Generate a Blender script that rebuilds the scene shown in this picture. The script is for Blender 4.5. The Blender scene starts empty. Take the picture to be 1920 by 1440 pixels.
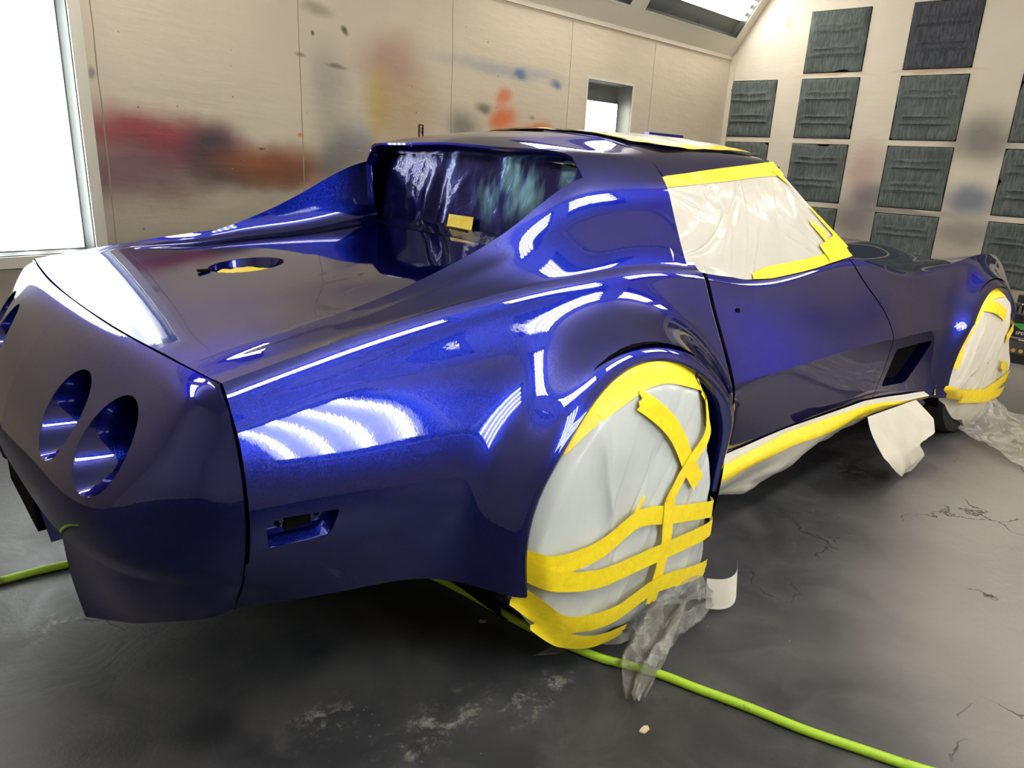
import bpy, bmesh, math, random
import numpy as np
from mathutils import Vector, Matrix, noise
random.seed(4)
C = bpy.context.scene.collection
PI = math.pi

# ------------------------------------------------------------------ helpers
def new_obj(name, data, parent=None):
    o = bpy.data.objects.new(name, data)
    C.objects.link(o)
    if parent is not None:
        o.parent = parent
    return o

def mesh_obj(name, verts, faces, mat, parent=None, smooth=True, sharp=40, weld=2e-4, solid=0, normals=True):
    bm = bmesh.new()
    vs = [bm.verts.new(v) for v in verts]
    for f in faces:
        try:
            bm.faces.new([vs[i] for i in f])
        except ValueError:
            pass
    return bm_obj(name, bm, mat, parent, smooth, sharp, weld, solid, normals)

def bm_obj(name, bm, mat, parent=None, smooth=True, sharp=40, weld=2e-4, solid=0, normals=True):
    if weld:
        bmesh.ops.remove_doubles(bm, verts=bm.verts, dist=weld)
    loose = [v for v in bm.verts if not v.link_faces]
    if loose:
        bmesh.ops.delete(bm, geom=loose, context='VERTS')
    if normals:
        bmesh.ops.recalc_face_normals(bm, faces=bm.faces)
    me = bpy.data.meshes.new(name)
    bm.to_mesh(me); bm.free()
    if mat is not None:
        for m in (mat if isinstance(mat, (list, tuple)) else [mat]):
            me.materials.append(m)
    if smooth:
        me.shade_smooth()
        me.set_sharp_from_angle(angle=math.radians(sharp))
    o = new_obj(name, me, parent)
    if solid:
        md = o.modifiers.new('thick', 'SOLIDIFY'); md.thickness = solid; md.offset = 0
    return o

class MB:
    def __init__(s):
        s.v = []; s.f = []
    def grid(s, rows, flip=False, close=False):
        n0 = len(s.v); R = len(rows); K = len(rows[0])
        for r in rows:
            s.v.extend([tuple(map(float, p)) for p in r])
        for i in range(R - 1):
            for j in range(K - 1 + (1 if close else 0)):
                a = n0 + i*K + j; b = n0 + i*K + (j+1) % K
                q = (a, b, b + K, a + K)
                s.f.append(q[::-1] if flip else q)
    def box(s, lo, hi):
        n = len(s.v)
        for x in (lo[0], hi[0]):
            for y in (lo[1], hi[1]):
                for z in (lo[2], hi[2]):
                    s.v.append((x, y, z))
        for q in ((0,1,3,2),(4,6,7,5),(0,4,5,1),(2,3,7,6),(0,2,6,4),(1,5,7,3)):
            s.f.append(tuple(n+i for i in q))
    def tube(s, pts, r, seg=10, cap=True):
        pts = [Vector(p) for p in pts]; rings = []
        up = Vector((0, 0, 1))
        for i, p in enumerate(pts):
            t = (pts[min(i+1, len(pts)-1)] - pts[max(i-1, 0)]).normalized()
            a = t.cross(up)
            if a.length < 1e-3: a = t.cross(Vector((0, 1, 0)))
            a.normalize(); b = a.cross(t)
            rr = r[i] if isinstance(r, (list, tuple)) else r
            rings.append([p + rr*(math.cos(2*PI*k/seg)*a + math.sin(2*PI*k/seg)*b) for k in range(seg)])
        n0 = len(s.v)
        s.grid(rings, close=True)
        if cap:
            s.f.append(tuple(n0 + k for k in range(seg)))
            m = n0 + (len(pts)-1)*seg
            s.f.append(tuple(m + k for k in reversed(range(seg))))
    def mirror_y(s):
        n = len(s.v)
        s.v += [(x, -y, z) for x, y, z in s.v]
        s.f += [tuple(n+i for i in reversed(q)) for q in s.f]
    def build(s, name, mat, parent=None, **k):
        return mesh_obj(name, s.v, s.f, mat, parent, **k)

def thing(name, label, cat, loc=(0, 0, 0), rotz=0, group=None):
    o = bpy.data.objects.new(name, None); C.objects.link(o)
    o.empty_display_size = .1
    o.location = loc; o.rotation_euler = (0, 0, rotz)
    return tag(o, label, cat, group)
def tag(o, label, cat, group=None):
    o['label'] = label; o['category'] = cat
    if group: o['group'] = group
    return o
def struct(o):
    o['kind'] = 'structure'; return o

def spline_mat(t):
    """matrix: values at knots -> second derivatives (natural cubic)"""
    n = len(t); A = np.zeros((n, n)); B = np.zeros((n, n))
    A[0, 0] = A[-1, -1] = 1
    for i in range(1, n-1):
        h0, h1 = t[i]-t[i-1], t[i+1]-t[i]
        A[i, i-1], A[i, i], A[i, i+1] = h0, 2*(h0+h1), h1
        B[i, i-1], B[i, i], B[i, i+1] = 6/h0, -6/h0-6/h1, 6/h1
    return np.linalg.solve(A, B)
def basis(t, s):
    """rows: interpolation weights of knot values at parameters s"""
    t = np.asarray(t, float); s = np.atleast_1d(np.asarray(s, float)); M = spline_mat(t)
    n = len(t); I = np.eye(n)
    k = np.clip(np.searchsorted(t, s, side='right')-1, 0, n-2)
    h = t[k+1]-t[k]; a = (t[k+1]-s)/h; b = (s-t[k])/h
    return (a[:, None]*I[k] + b[:, None]*I[k+1] +
            (((a**3-a)*h*h/6)[:, None]*M[k] + ((b**3-b)*h*h/6)[:, None]*M[k+1]))
class Spl:
    def __init__(s, t, v):
        s.t = np.asarray(t, float); s.v = np.asarray(v, float)
    def __call__(s, x):
        x = np.clip(np.atleast_1d(np.asarray(x, float)), s.t[0], s.t[-1])
        return basis(s.t, x) @ s.v
def pchip(t, v, x):
    t = np.asarray(t, float); v = np.asarray(v, float); x = np.clip(np.asarray(x, float), t[0], t[-1])
    h = np.diff(t); d = np.diff(v)/h; m = np.zeros_like(v)
    for i in range(1, len(t)-1):
        if d[i-1]*d[i] > 0:
            w1 = 2*h[i]+h[i-1]; w2 = h[i]+2*h[i-1]
            m[i] = (w1+w2)/(w1/d[i-1]+w2/d[i])
    m[0] = d[0]; m[-1] = d[-1]
    k = np.clip(np.searchsorted(t, x, side='right')-1, 0, len(t)-2)
    u = (x-t[k])/h[k]
    return ((1+2*u)*(1-u)**2*v[k] + u*(1-u)**2*h[k]*m[k] + u*u*(3-2*u)*v[k+1] + u*u*(u-1)*h[k]*m[k+1])
def smooth01(a, b, x):
    t = np.clip((np.asarray(x, float)-a)/(b-a), 0, 1); return t*t*(3-2*t)
def catmull(pts, s):
    """centripetal-like chord parametrised natural spline through 3D/2D points, s in 0..1"""
    pts = np.asarray(pts, float)
    d = np.sqrt(np.linalg.norm(np.diff(pts, axis=0), axis=1)) + 1e-6
    t = np.concatenate([[0], np.cumsum(d)]); t /= t[-1]
    return basis(t, s) @ pts
def fbm(p, octv=4):
    return noise.fractal(Vector(p), 1.0, 2.0, octv)

# ------------------------------------------------------------------ materials
def mat(name):
    m = bpy.data.materials.new(name); m.use_nodes = True
    nt = m.node_tree; b = nt.nodes['Principled BSDF']
    return m, nt, b
def setp(b, **k):
    for key, v in k.items():
        b.inputs[key.replace('_', ' ')].default_value = v
def simple(name, col, rough=.6, metal=0, **k):
    m, nt, b = mat(name)
    setp(b, Base_Color=(*col, 1), Roughness=rough, Metallic=metal, **k)
    return m
def nd(nt, typ, **k):
    n = nt.nodes.new(typ)
    for key, v in k.items(): setattr(n, key, v)
    return n
def math_n(nt, op, a, b=None, c=None, clamp=False):
    n = nd(nt, 'ShaderNodeMath', operation=op, use_clamp=clamp)
    for i, v in enumerate((a, b, c)):
        if v is None: continue
        if hasattr(v, 'is_output'): nt.links.new(v, n.inputs[i])
        else: n.inputs[i].default_value = v
    return n.outputs[0]
def mix_c(nt, fac, a, b, mode='MIX'):
    n = nd(nt, 'ShaderNodeMix', data_type='RGBA', blend_type=mode)
    for i, v in ((0, fac), (6, a), (7, b)):
        if hasattr(v, 'is_output'): nt.links.new(v, n.inputs[i])
        elif i == 0: n.inputs[0].default_value = v
        else: n.inputs[i].default_value = (*v, 1)
    return n.outputs[2]
def noise_n(nt, co, scale, detail=4, rough=.55, dim='3D', dist=0):
    n = nd(nt, 'ShaderNodeTexNoise', noise_dimensions=dim)
    if co is not None: nt.links.new(co, n.inputs['Vector'])
    n.inputs['Scale'].default_value = scale; n.inputs['Detail'].default_value = detail
    n.inputs['Roughness'].default_value = rough; n.inputs['Distortion'].default_value = dist
    return n.outputs['Fac']
def ramp(nt, v, lo, hi, a=0., b=1.):
    n = nd(nt, 'ShaderNodeMapRange', interpolation_type='SMOOTHSTEP')
    nt.links.new(v, n.inputs[0])
    for i, x in ((1, lo), (2, hi), (3, a), (4, b)): n.inputs[i].default_value = x
    return n.outputs[0]
def pos(nt):
    return nd(nt, 'ShaderNodeNewGeometry').outputs['Position']
def objco(nt):
    return nd(nt, 'ShaderNodeTexCoord').outputs['Object']
def mapping(nt, co, loc=(0,0,0), rot=(0,0,0), sc=(1,1,1)):
    n = nd(nt, 'ShaderNodeMapping'); nt.links.new(co, n.inputs[0])
    n.inputs[1].default_value = loc; n.inputs[2].default_value = rot; n.inputs[3].default_value = sc
    return n.outputs[0]
def bump(nt, b, h, strength=.3, dist=.01, coat=False):
    n = nd(nt, 'ShaderNodeBump'); nt.links.new(h, n.inputs['Height'])
    n.inputs['Strength'].default_value = strength; n.inputs['Distance'].default_value = dist
    nt.links.new(n.outputs[0], b.inputs['Normal'])
    if coat: nt.links.new(n.outputs[0], b.inputs['Coat Normal'])
def blob(nt, co, c, s, lo=1.0, hi=.2):
    """soft elliptical stain mask centred at c with half sizes s"""
    m = mapping(nt, co, loc=tuple(-c[i]/s[i] for i in range(3)), sc=tuple(1/s[i] for i in range(3)))
    l = nd(nt, 'ShaderNodeVectorMath', operation='LENGTH'); nt.links.new(m, l.inputs[0])
    return ramp(nt, l.outputs['Value'], hi, lo, 1, 0)

def paint_mat():
    m, nt, b = mat('candy_blue_metallic_paint')
    setp(b, Base_Color=(.0065, .0145, .215, 1), Metallic=.95, Roughness=.25, Specular_Tint=(.03, .05, .35, 1))
    setp(b, Coat_Weight=1., Coat_Roughness=.015, Coat_IOR=1.7)
    co = objco(nt)
    v = nd(nt, 'ShaderNodeTexVoronoi'); nt.links.new(co, v.inputs['Vector']); v.inputs['Scale'].default_value = 900
    sub = nd(nt, 'ShaderNodeVectorMath', operation='MULTIPLY_ADD')
    nt.links.new(v.outputs['Color'], sub.inputs[0]); sub.inputs[1].default_value = (.16,)*3; sub.inputs[2].default_value = (-.08,)*3
    g = nd(nt, 'ShaderNodeNewGeometry')
    ad = nd(nt, 'ShaderNodeVectorMath', operation='ADD'); nt.links.new(g.outputs['Normal'], ad.inputs[0]); nt.links.new(sub.outputs[0], ad.inputs[1])
    nm = nd(nt, 'ShaderNodeVectorMath', operation='NORMALIZE'); nt.links.new(ad.outputs[0], nm.inputs[0])
    nt.links.new(nm.outputs[0], b.inputs['Normal'])
    # faint orange peel in the clear coat
    n = noise_n(nt, co, 130, 2)
    bp = nd(nt, 'ShaderNodeBump'); nt.links.new(n, bp.inputs['Height']); bp.inputs['Strength'].default_value = .015; bp.inputs['Distance'].default_value = .002
    nt.links.new(bp.outputs[0], b.inputs['Coat Normal'])
    return m
PAINT = paint_mat()
BLACK = simple('matt_black', (.004, .004, .005), .9, Specular_IOR_Level=.05)
DARK = simple('dark_primer', (.012, .012, .018), .5)
def rubber():
    return simple('tyre_rubber', (.015, .015, .015), .8)
RUBBER = rubber()
def tape_mat():
    m, nt, b = mat('yellow_masking_tape'); co = objco(nt)
    n = noise_n(nt, co, 40, 3)
    nt.links.new(mix_c(nt, ramp(nt, n, .35, .7), (.96, .755, .013), (.91, .66, .009)), b.inputs['Base Color'])
    setp(b, Roughness=.45, Coat_Weight=.25, Coat_Roughness=.2, Subsurface_Weight=0)
    bump(nt, b, noise_n(nt, co, 90, 3), .25, .004)
    return m
TAPE = tape_mat()
def paper_mat(name, col, coat=.6):
    m, nt, b = mat(name); co = objco(nt)
    n = noise_n(nt, co, 7, 4)
    nt.links.new(mix_c(nt, ramp(nt, n, .3, .75), col, tuple(c*.9 for c in col)), b.inputs['Base Color'])
    setp(b, Roughness=.65, Coat_Weight=coat, Coat_Roughness=.12)
    h = math_n(nt, 'ADD', noise_n(nt, mapping(nt, co, rot=(0, .9, 0), sc=(1, 1, .25)), 11, 2, .4, dist=.6), math_n(nt, 'MULTIPLY', noise_n(nt, co, 40, 2), .06))
    bump(nt, b, h, .22, .02, True)
    return m
PAPER = paper_mat('film_over_masking_paper', (.56, .59, .60), .75)
PAPER2 = paper_mat('white_masking_paper', (.66, .63, .57), .25)
WINFILM = paper_mat('clear_film_over_paper', (.56, .54, .50), .5)
def film_mat(name, opac, col, rough=.15):
    m, nt, b = mat(name); co = objco(nt)
    setp(b, Base_Color=(*col, 1), Roughness=rough, Specular_IOR_Level=.8)
    n = noise_n(nt, co, 14, 5, .6, dist=1.5)
    nt.links.new(ramp(nt, n, .3, .75, opac*.5, min(1, opac*1.6)), b.inputs['Alpha'])
    bump(nt, b, noise_n(nt, co, 24, 4, dist=1), .6, .02)
    return m
FILM = film_mat('dusty_clear_film', .42, (.34, .335, .32))
FILM2 = film_mat('clear_plastic_sheet', .36, (.72, .69, .64))
def rear_film_mat():
    m, nt, b = mat('oversprayed_film'); co = objco(nt)
    n = noise_n(nt, co, 5.5, 5, .6, dist=.8)
    g = nd(nt, 'ShaderNodeSeparateXYZ'); nt.links.new(co, g.inputs[0])
    setp(b, Metallic=.7, Roughness=.30, Coat_Weight=.45, Coat_Roughness=.04, Specular_Tint=(.03, .03, .2, 1))
    k = noise_n(nt, mapping(nt, co, rot=(.6, 0, 0), sc=(1, 2.6, .9)), 3.2, 4, .55)
    bare = math_n(nt, 'MULTIPLY', ramp(nt, k, .50, .66), math_n(nt, 'MULTIPLY', ramp(nt, g.outputs[1], .16, -.12), ramp(nt, g.outputs[2], .93, 1.1)))
    nt.links.new(mix_c(nt, bare, (.008, .007, .085), (.17, .34, .42)), b.inputs['Base Color'])
    h = math_n(nt, 'ADD', n, math_n(nt, 'MULTIPLY', noise_n(nt, co, 20, 2, dist=1.), .12))
    bump(nt, b, h, .18, .02, True)
    return m
REARFILM = rear_film_mat()

WALL_BLOBS = []
def wall_mat(name, base, blobs, axis, dirt=True):
    """painted plywood: base tone, soft coats of overspray, small scuffs, dents"""
    m, nt, b = mat(name); p = pos(nt)
    n1 = noise_n(nt, p, 1.3, 5); n2 = noise_n(nt, p, 14, 4)
    col = mix_c(nt, ramp(nt, n1, .3, .75), base, tuple(c*.90 for c in base))
    wob = nd(nt, 'ShaderNodeTexNoise'); nt.links.new(p, wob.inputs['Vector']); wob.inputs['Scale'].default_value = 3.5; wob.inputs['Detail'].default_value = 3
    off = nd(nt, 'ShaderNodeVectorMath', operation='MULTIPLY_ADD'); nt.links.new(wob.outputs['Color'], off.inputs[0])
    off.inputs[1].default_value = (.13,)*3; off.inputs[2].default_value = (-.065,)*3
    pw = nd(nt, 'ShaderNodeVectorMath', operation='ADD'); nt.links.new(p, pw.inputs[0]); nt.links.new(off.outputs[0], pw.inputs[1])
    for (c, s, colr, k) in blobs:
        f = math_n(nt, 'MULTIPLY', blob(nt, pw.outputs[0], c, s, 1., .15), k)
        col = mix_c(nt, f, col, colr)
    if dirt:
        sp = nd(nt, 'ShaderNodeTexVoronoi'); nt.links.new(p, sp.inputs['Vector']); sp.inputs['Scale'].default_value = 9
        f = math_n(nt, 'MULTIPLY', ramp(nt, sp.outputs['Distance'], .07, .03), ramp(nt, noise_n(nt, p, 2.1, 2), .52, .62))
        col = mix_c(nt, math_n(nt, 'MULTIPLY', f, .75), col, (.10, .08, .06))
        sp2 = nd(nt, 'ShaderNodeTexVoronoi'); nt.links.new(p, sp2.inputs['Vector']); sp2.inputs['Scale'].default_value = 16
        f = math_n(nt, 'MULTIPLY', ramp(nt, sp2.outputs['Distance'], .06, .03), ramp(nt, noise_n(nt, p, 3.3, 2), .56, .64))
        col = mix_c(nt, math_n(nt, 'MULTIPLY', f, .6), col, (.72, .70, .66))
    nt.links.new(col, b.inputs['Base Color'])
    setp(b, Roughness=.42, Specular_IOR_Level=.35)
    h = math_n(nt, 'ADD', noise_n(nt, mapping(nt, p, sc=(1, 1, 5)), 3, 3), math_n(nt, 'MULTIPLY', n2, .2))
    bump(nt, b, h, .18, .02)
    return m
WALLC = (.60, .535, .43)
WHITE = simple('booth_white_enamel', (.66, .62, .53), .42)
TRIMM = simple('trim_enamel', (.60, .56, .48), .45)

# ------------------------------------------------------------------ room (x along the booth, y to its left wall, z up)
YL, YR, XF, XB = 2.05, -2.30, 5.6, -4.4
ZE, ZC, SL = 2.17, 2.75, .377     # eave height, flat ceiling, slope run
def floor_mat():
    m, nt, b = mat('painted_concrete'); p = pos(nt)
    n1 = noise_n(nt, p, .9, 5, .6); n2 = noise_n(nt, p, 5, 6, .65, dist=.6); n3 = noise_n(nt, p, 38, 3, .6)
    col = mix_c(nt, ramp(nt, n1, .32, .7), (.022, .024, .031), (.050, .052, .060))
    col = mix_c(nt, math_n(nt, 'MULTIPLY', ramp(nt, n2, .35, .8), .6), col, (.105, .104, .108))
    # dry dusty overspray over the part people walk on
    d = math_n(nt, 'MULTIPLY', ramp(nt, math_n(nt, 'ADD', blob(nt, p, (1.5, -2.0, 0), (2.7, 1.35, 1), 1., .1), math_n(nt, 'MULTIPLY', n1, .5)), .35, 1.0), .85)
    col = mix_c(nt, d, col, (.36, .34, .325))
    d2 = math_n(nt, 'MULTIPLY', blob(nt, p, (4.4, -.9, 0), (2.4, 1.6, 1), 1., .1), .6)
    col = mix_c(nt, d2, col, (.36, .34, .32))
    # bare flaked patches
    for c, s in (((-.77, -.60, 0), (.13, .075, 1)), ((1.50, -.90, 0), (.17, .11, 1)), ((1.82, -.99, 0), (.12, .08, 1)), ((-1.07, .14, 0), (.10, .05, 1)), ((-.86, .11, 0), (.10, .045, 1)), ((-.62, -.78, 0), (.20, .09, 1)), ((-.40, -.86, 0), (.16, .06, 1))):
        f = math_n(nt, 'MULTIPLY', blob(nt, p, c, s, 1.2, .1), ramp(nt, noise_n(nt, p, 17, 8, .78, dist=.25), .50, .66))
        col = mix_c(nt, math_n(nt, 'MULTIPLY', f, .75), col, (.34, .325, .29))
    # hairline cracks
    v = nd(nt, 'ShaderNodeTexVoronoi', feature='DISTANCE_TO_EDGE'); pw = nd(nt, 'ShaderNodeVectorMath', operation='ADD')
    w = nd(nt, 'ShaderNodeTexNoise'); nt.links.new(p, w.inputs['Vector']); w.inputs['Scale'].default_value = 5; w.inputs['Detail'].default_value = 5
    sc = nd(nt, 'ShaderNodeVectorMath', operation='SCALE'); nt.links.new(w.outputs['Color'], sc.inputs[0]); sc.inputs['Scale'].default_value = .35
    nt.links.new(p, pw.inputs[0]); nt.links.new(sc.outputs[0], pw.inputs[1]); nt.links.new(pw.outputs[0], v.inputs['Vector']); v.inputs['Scale'].default_value = 1.5
    crack = math_n(nt, 'MULTIPLY', ramp(nt, v.outputs['Distance'], .0065, .002), ramp(nt, noise_n(nt, p, 2.6, 3), .55, .62))
    col = mix_c(nt, math_n(nt, 'MULTIPLY', crack, .85), col, (.012, .012, .012))
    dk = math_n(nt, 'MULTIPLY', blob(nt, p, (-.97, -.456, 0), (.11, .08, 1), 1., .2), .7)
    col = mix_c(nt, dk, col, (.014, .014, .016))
    # white specks
    sp = nd(nt, 'ShaderNodeTexVoronoi'); nt.links.new(p, sp.inputs['Vector']); sp.inputs['Scale'].default_value = 45
    f = math_n(nt, 'MULTIPLY', ramp(nt, sp.outputs['Distance'], .14, .06), ramp(nt, noise_n(nt, p, 3.7, 3), .60, .70))
    col = mix_c(nt, math_n(nt, 'MULTIPLY', f, .6), col, (.5, .48, .45))
    nt.links.new(col, b.inputs['Base Color'])
    nt.links.new(ramp(nt, n2, .3, .8, .42, .62), b.inputs['Roughness'])
    h = math_n(nt, 'SUBTRACT', math_n(nt, 'ADD', n2, math_n(nt, 'MULTIPLY', n3, .25)), math_n(nt, 'MULTIPLY', crack, .8))
    bump(nt, b, h, .35, .012)
    return m
m = MB(); m.box((XB-.2, YR-.2, -.12), (XF+.2, YL+.2, 0))
struct(m.build('floor', floor_mat(), smooth=False))

def LW(x, z): return (x, YL, z)
RED, RUST, NAVY, BLUE, YEL, ORA, GREY, OLV = (.27, .035, .055), (.24, .075, .025), (.045, .04, .06), (.09, .17, .31), (.50, .36, .05), (.62, .14, .04), (.12, .115, .11), (.19, .16, .11)
lb = [(LW(.1, .50), (2.6, .5, .50), (.24, .215, .19), .7), (LW(1.0, .95), (1.0, .5, .30), (.36, .29, .20), .55), (LW(.75, .93), (.30, .5, .10), (.42, .40, .35), .7),
      (LW(-.02, 1.19), (.62, .5, .17), RED, .95), (LW(.20, 1.12), (.46, .5, .17), RED, .9), (LW(-.10, 1.0), (.66, .5, .24), (.13, .05, .075), .85),
      (LW(.33, 1.11), (.26, .5, .22), NAVY, .95), (LW(.42, .99), (.34, .5, .12), (.08, .055, .055), .85),
      (LW(.66, 1.06), (.52, .5, .15), RUST, .95), (LW(.82, 1.00), (.46, .5, .12), (.17, .06, .03), .85), (LW(.95, .96), (.16, .5, .10), (.34, .20, .14), .6),
      (LW(1.20, 1.12), (.22, .5, .24), BLUE, .8), (LW(1.06, 1.10), (.20, .5, .30), (.13, .14, .15), .75), (LW(1.02, 1.48), (.20, .5, .34), (.27, .26, .25), .6),
      (LW(1.46, 1.66), (.36, .5, .26), (.36, .15, .13), .6), (LW(1.36, 1.42), (.15, .5, .28), YEL, .65), (LW(1.56, 1.38), (.40, .5, .34), (.40, .27, .14), .6), (LW(1.30, 1.1), (.30, .5, .2), (.33, .22, .12), .6),
      (LW(2.45, 1.72), (.95, .5, .075), (.30, .33, .38), .65), (LW(2.58, 1.715), (.10, .5, .06), BLUE, .9), (LW(2.98, 1.68), (.10, .5, .05), BLUE, .9),
      (LW(2.42, 1.55), (.12, .5, .085), ORA, .8), (LW(2.43, 1.40), (.24, .5, .15), ORA, .9), (LW(2.80, 1.34), (.28, .5, .11), ORA, .95),
      (LW(2.23, 1.47), (.11, .5, .06), GREY, .85), (LW(2.05, 1.32), (.24, .5, .18), GREY, .75), (LW(2.72, 1.44), (.05, .5, .02), (.06, .06, .06), .5),
      (LW(.95, 1.86), (.16, .5, .06), OLV, .55), (LW(1.12, 1.79), (.035, .5, .03), (.05, .05, .05), .9), (LW(.84, 1.61), (.05, .5, .02), GREY, .7), (LW(1.08, 1.60), (.10, .5, .02), GREY, .75), (LW(-.20, 1.43), (.03, .5, .045), GREY, .7),
      (LW(.60, 1.14), (.035, .5, .010), (.05, .03, .02), .9), (LW(.84, 1.20), (.03, .5, .015), ORA, .8), (LW(.93, 1.72), (.018, .5, .02), (.03, .03, .03), .9)]
m = MB(); m.box((XB-.15, YL, 0), (XF+.15, YL+.12, ZE+.05))
# the wall has two openings for its light boxes
def wall_y(name, y0, y1, x0, x1, z0, z1, holes, material):
    b = MB(); xs = sorted({x0, x1, *[h[0] for h in holes], *[h[1] for h in holes]}); zs = sorted({z0, z1, *[h[2] for h in holes], *[h[3] for h in holes]})
    def inhole(x, z): return any(h[0] < x < h[1] and h[2] < z < h[3] for h in holes)
    nx, nz = len(xs)-1, len(zs)-1
    solid = [[not inhole((xs[i]+xs[i+1])/2, (zs[j]+zs[j+1])/2) for j in range(nz)] for i in range(nx)]
    def q(*p): 
        n = len(b.v); b.v.extend(p); b.f.append((n, n+1, n+2, n+3))
    for i in range(nx):
        for j in range(nz):
            if not solid[i][j]: continue
            X0, X1, Z0, Z1 = xs[i], xs[i+1], zs[j], zs[j+1]
            q((X0,y0,Z0),(X1,y0,Z0),(X1,y0,Z1),(X0,y0,Z1)); q((X0,y1,Z0),(X0,y1,Z1),(X1,y1,Z1),(X1,y1,Z0))
            for di, dj, p in ((-1,0,((X0,y0,Z0),(X0,y0,Z1),(X0,y1,Z1),(X0,y1,Z0))),(1,0,((X1,y0,Z0),(X1,y1,Z0),(X1,y1,Z1),(X1,y0,Z1))),(0,-1,((X0,y0,Z0),(X0,y1,Z0),(X1,y1,Z0),(X1,y0,Z0))),(0,1,((X0,y0,Z1),(X1,y0,Z1),(X1,y1,Z1),(X0,y1,Z1)))):
                a, c = i+di, j+dj
                if a < 0 or c < 0 or a >= nx or c >= nz or not solid[a][c]: q(*p)
    return b.build(name, material, smooth=False)
LBOX = [(-.90, -.275), (3.36, 3.97)]          # openings in the left wall
RBOX = [(-.40, .16), (1.95, 2.5)]  # second box is added to give the door a broad glow
BZ = (.64, 1.755); BZRS = [(.58, 2.02), (.64, 1.74)]
wl = struct(wall_y('wall_left', YL, YL+.12, XB-.15, XF+.15, 0, ZE+.03, [(a, b, *BZ) for a, b in LBOX], wall_mat('sprayed_plywood_left', WALLC, lb, 1)))
def RW(x, z): return (x, YR, z)
rb = [(RW(.5, .5), (3., .5, .5), (.22, .20, .19), .6), (RW(2.2, 1.0), (.6, .5, .3), (.35, .12, .16), .6), (RW(.4, 1.1), (.5, .5, .25), (.10, .12, .25), .5), (RW(3.6, 1.2), (.5, .5, .3), (.3, .25, .28), .5)]
struct(wall_y('wall_right', YR-.12, YR, XB-.15, XF+.15, 0, ZE+.03, [(a, b, *z) for (a, b), z in zip(RBOX, BZRS)], wall_mat('sprayed_plywood_right', WALLC, rb, 1)))
def FW(y, z): return (XF, y, z)
fb = [(FW(.63, .75), (.5, .42, .36), (.15, .14, .16), .85), (FW(.63, 1.20), (.5, .30, .34), (.36, .22, .22), .65), (FW(.55, .98), (.5, .28, .18), (.10, .09, .13), .7),
      (FW(-.24, 1.45), (.5, .38, .32), (.14, .14, .14), .85), (FW(-.24, .98), (.5, .34, .20), (.12, .15, .23), .85), (FW(-.25, .72), (.5, .4, .2), (.19, .18, .18), .75),
      (FW(.2, .85), (.5, .5, .05), (.12, .11, .11), .7), (FW(0, .30), (.5, 2.4, .55), (.27, .24, .22), .65), (FW(.2, 1.985), (.5, .45, .03), (.40, .22, .09), .6), (FW(1.05, 1.985), (.5, .45, .025), (.42, .26, .12), .6), (FW(1.0, 1.42), (.5, .35, .02), (.45, .33, .2), .4)]
FCOL = [2.065, 1.315, .468, -.41, -1.25]       # left edges of the filter columns (y)
FROW = [(2.0, 2.505), (1.442, 1.948), (.882, 1.388), (.322, .828)]
fh = []
for c, y in enumerate(FCOL):
    for r, (z0, z1) in enumerate(FROW):
        if c == 0 and r == 0: continue
        if c == 0: fh.append((y-.51, y-.03, z0, z1))
        else: fh.append((y-.508, y, z0, z1))
def wall_x(name, x0, x1, y0, y1, z0, z1, holes, material):
    o = wall_y(name, -x1, -x0, y0, y1, z0, z1, holes, material)   # build in (y, -x) then turn
    for v in o.data.vertices:
        a, b_, c_ = v.co; v.co = (-b_, a, c_)
    return o
struct(wall_x('wall_front', XF, XF+.1, YR-.1, YL+.1, 0, ZC+.1, [], wall_mat('sprayed_panel_front', (.62, .57, .49), fb, 0)))
m = MB(); m.box((XB-.12, YR-.1, 0), (XB, YL+.1, ZC+.1))
struct(m.build('wall_back', wall_mat('booth_doors_back', (.55, .52, .46), [((XB, 0, .5), (.5, 2.5, .5), (.3, .28, .26), .6)], 0), smooth=False))
m = MB(); m.box((XB-.1, YR+SL-.02, ZC), (XF+.1, YL-SL+.02, ZC+.08))
struct(m.build('ceiling', WHITE, smooth=False))

# sloping eave panels with cut-outs for the light boxes; local frame u along x, v up the slope, w outward (into the structure)
SV = Vector((0, -SL, ZC-ZE)); SLEN = SV.length; SV.normalize()
SFIX = [(3.90, 5.46), (2.14, 3.70), (-1.38, .18), (-3.14, -1.58)]
SFIXR = [(4.0, 4.7), (2.42, 3.60), (1.08, 2.02), (-.46, .80), (-2.0, -.76)]
SVV = (.17, .62)
def slope(name, side):
    o = wall_y(name, 0, .03, XB-.1, XF+.1, 0, SLEN, [(a, b, *SVV) for a, b in (SFIX if side > 0 else SFIXR)], WHITE)
    v = Vector((0, SV.y*side, SV.z)); w = Vector((0, side*SV.z, -SV.y)) 
    base = Vector((0, YL if side > 0 else YR, ZE))
    for q in o.data.vertices:
        x, ww, vv = q.co; q.co = base + Vector((x, 0, 0)) + v*vv + w*ww
    if side < 0: o.data.flip_normals()
    return struct(o)
slope('ceiling_slope_left', 1); slope('ceiling_slope_right', -1)
for nm, y in (('trim_1', YL-.012), ('trim_2', YR+.012)):
    m = MB(); m.box((XB, min(y, y), ZE-.035), (XF, y+.012 if y > 0 else y, ZE+.0)) if False else m.box((XB, y if y > 0 else y-.012, ZE-.03), (XF, y+.012 if y > 0 else y, ZE+.002))
    struct(m.build(nm, TRIMM, smooth=False))
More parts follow.
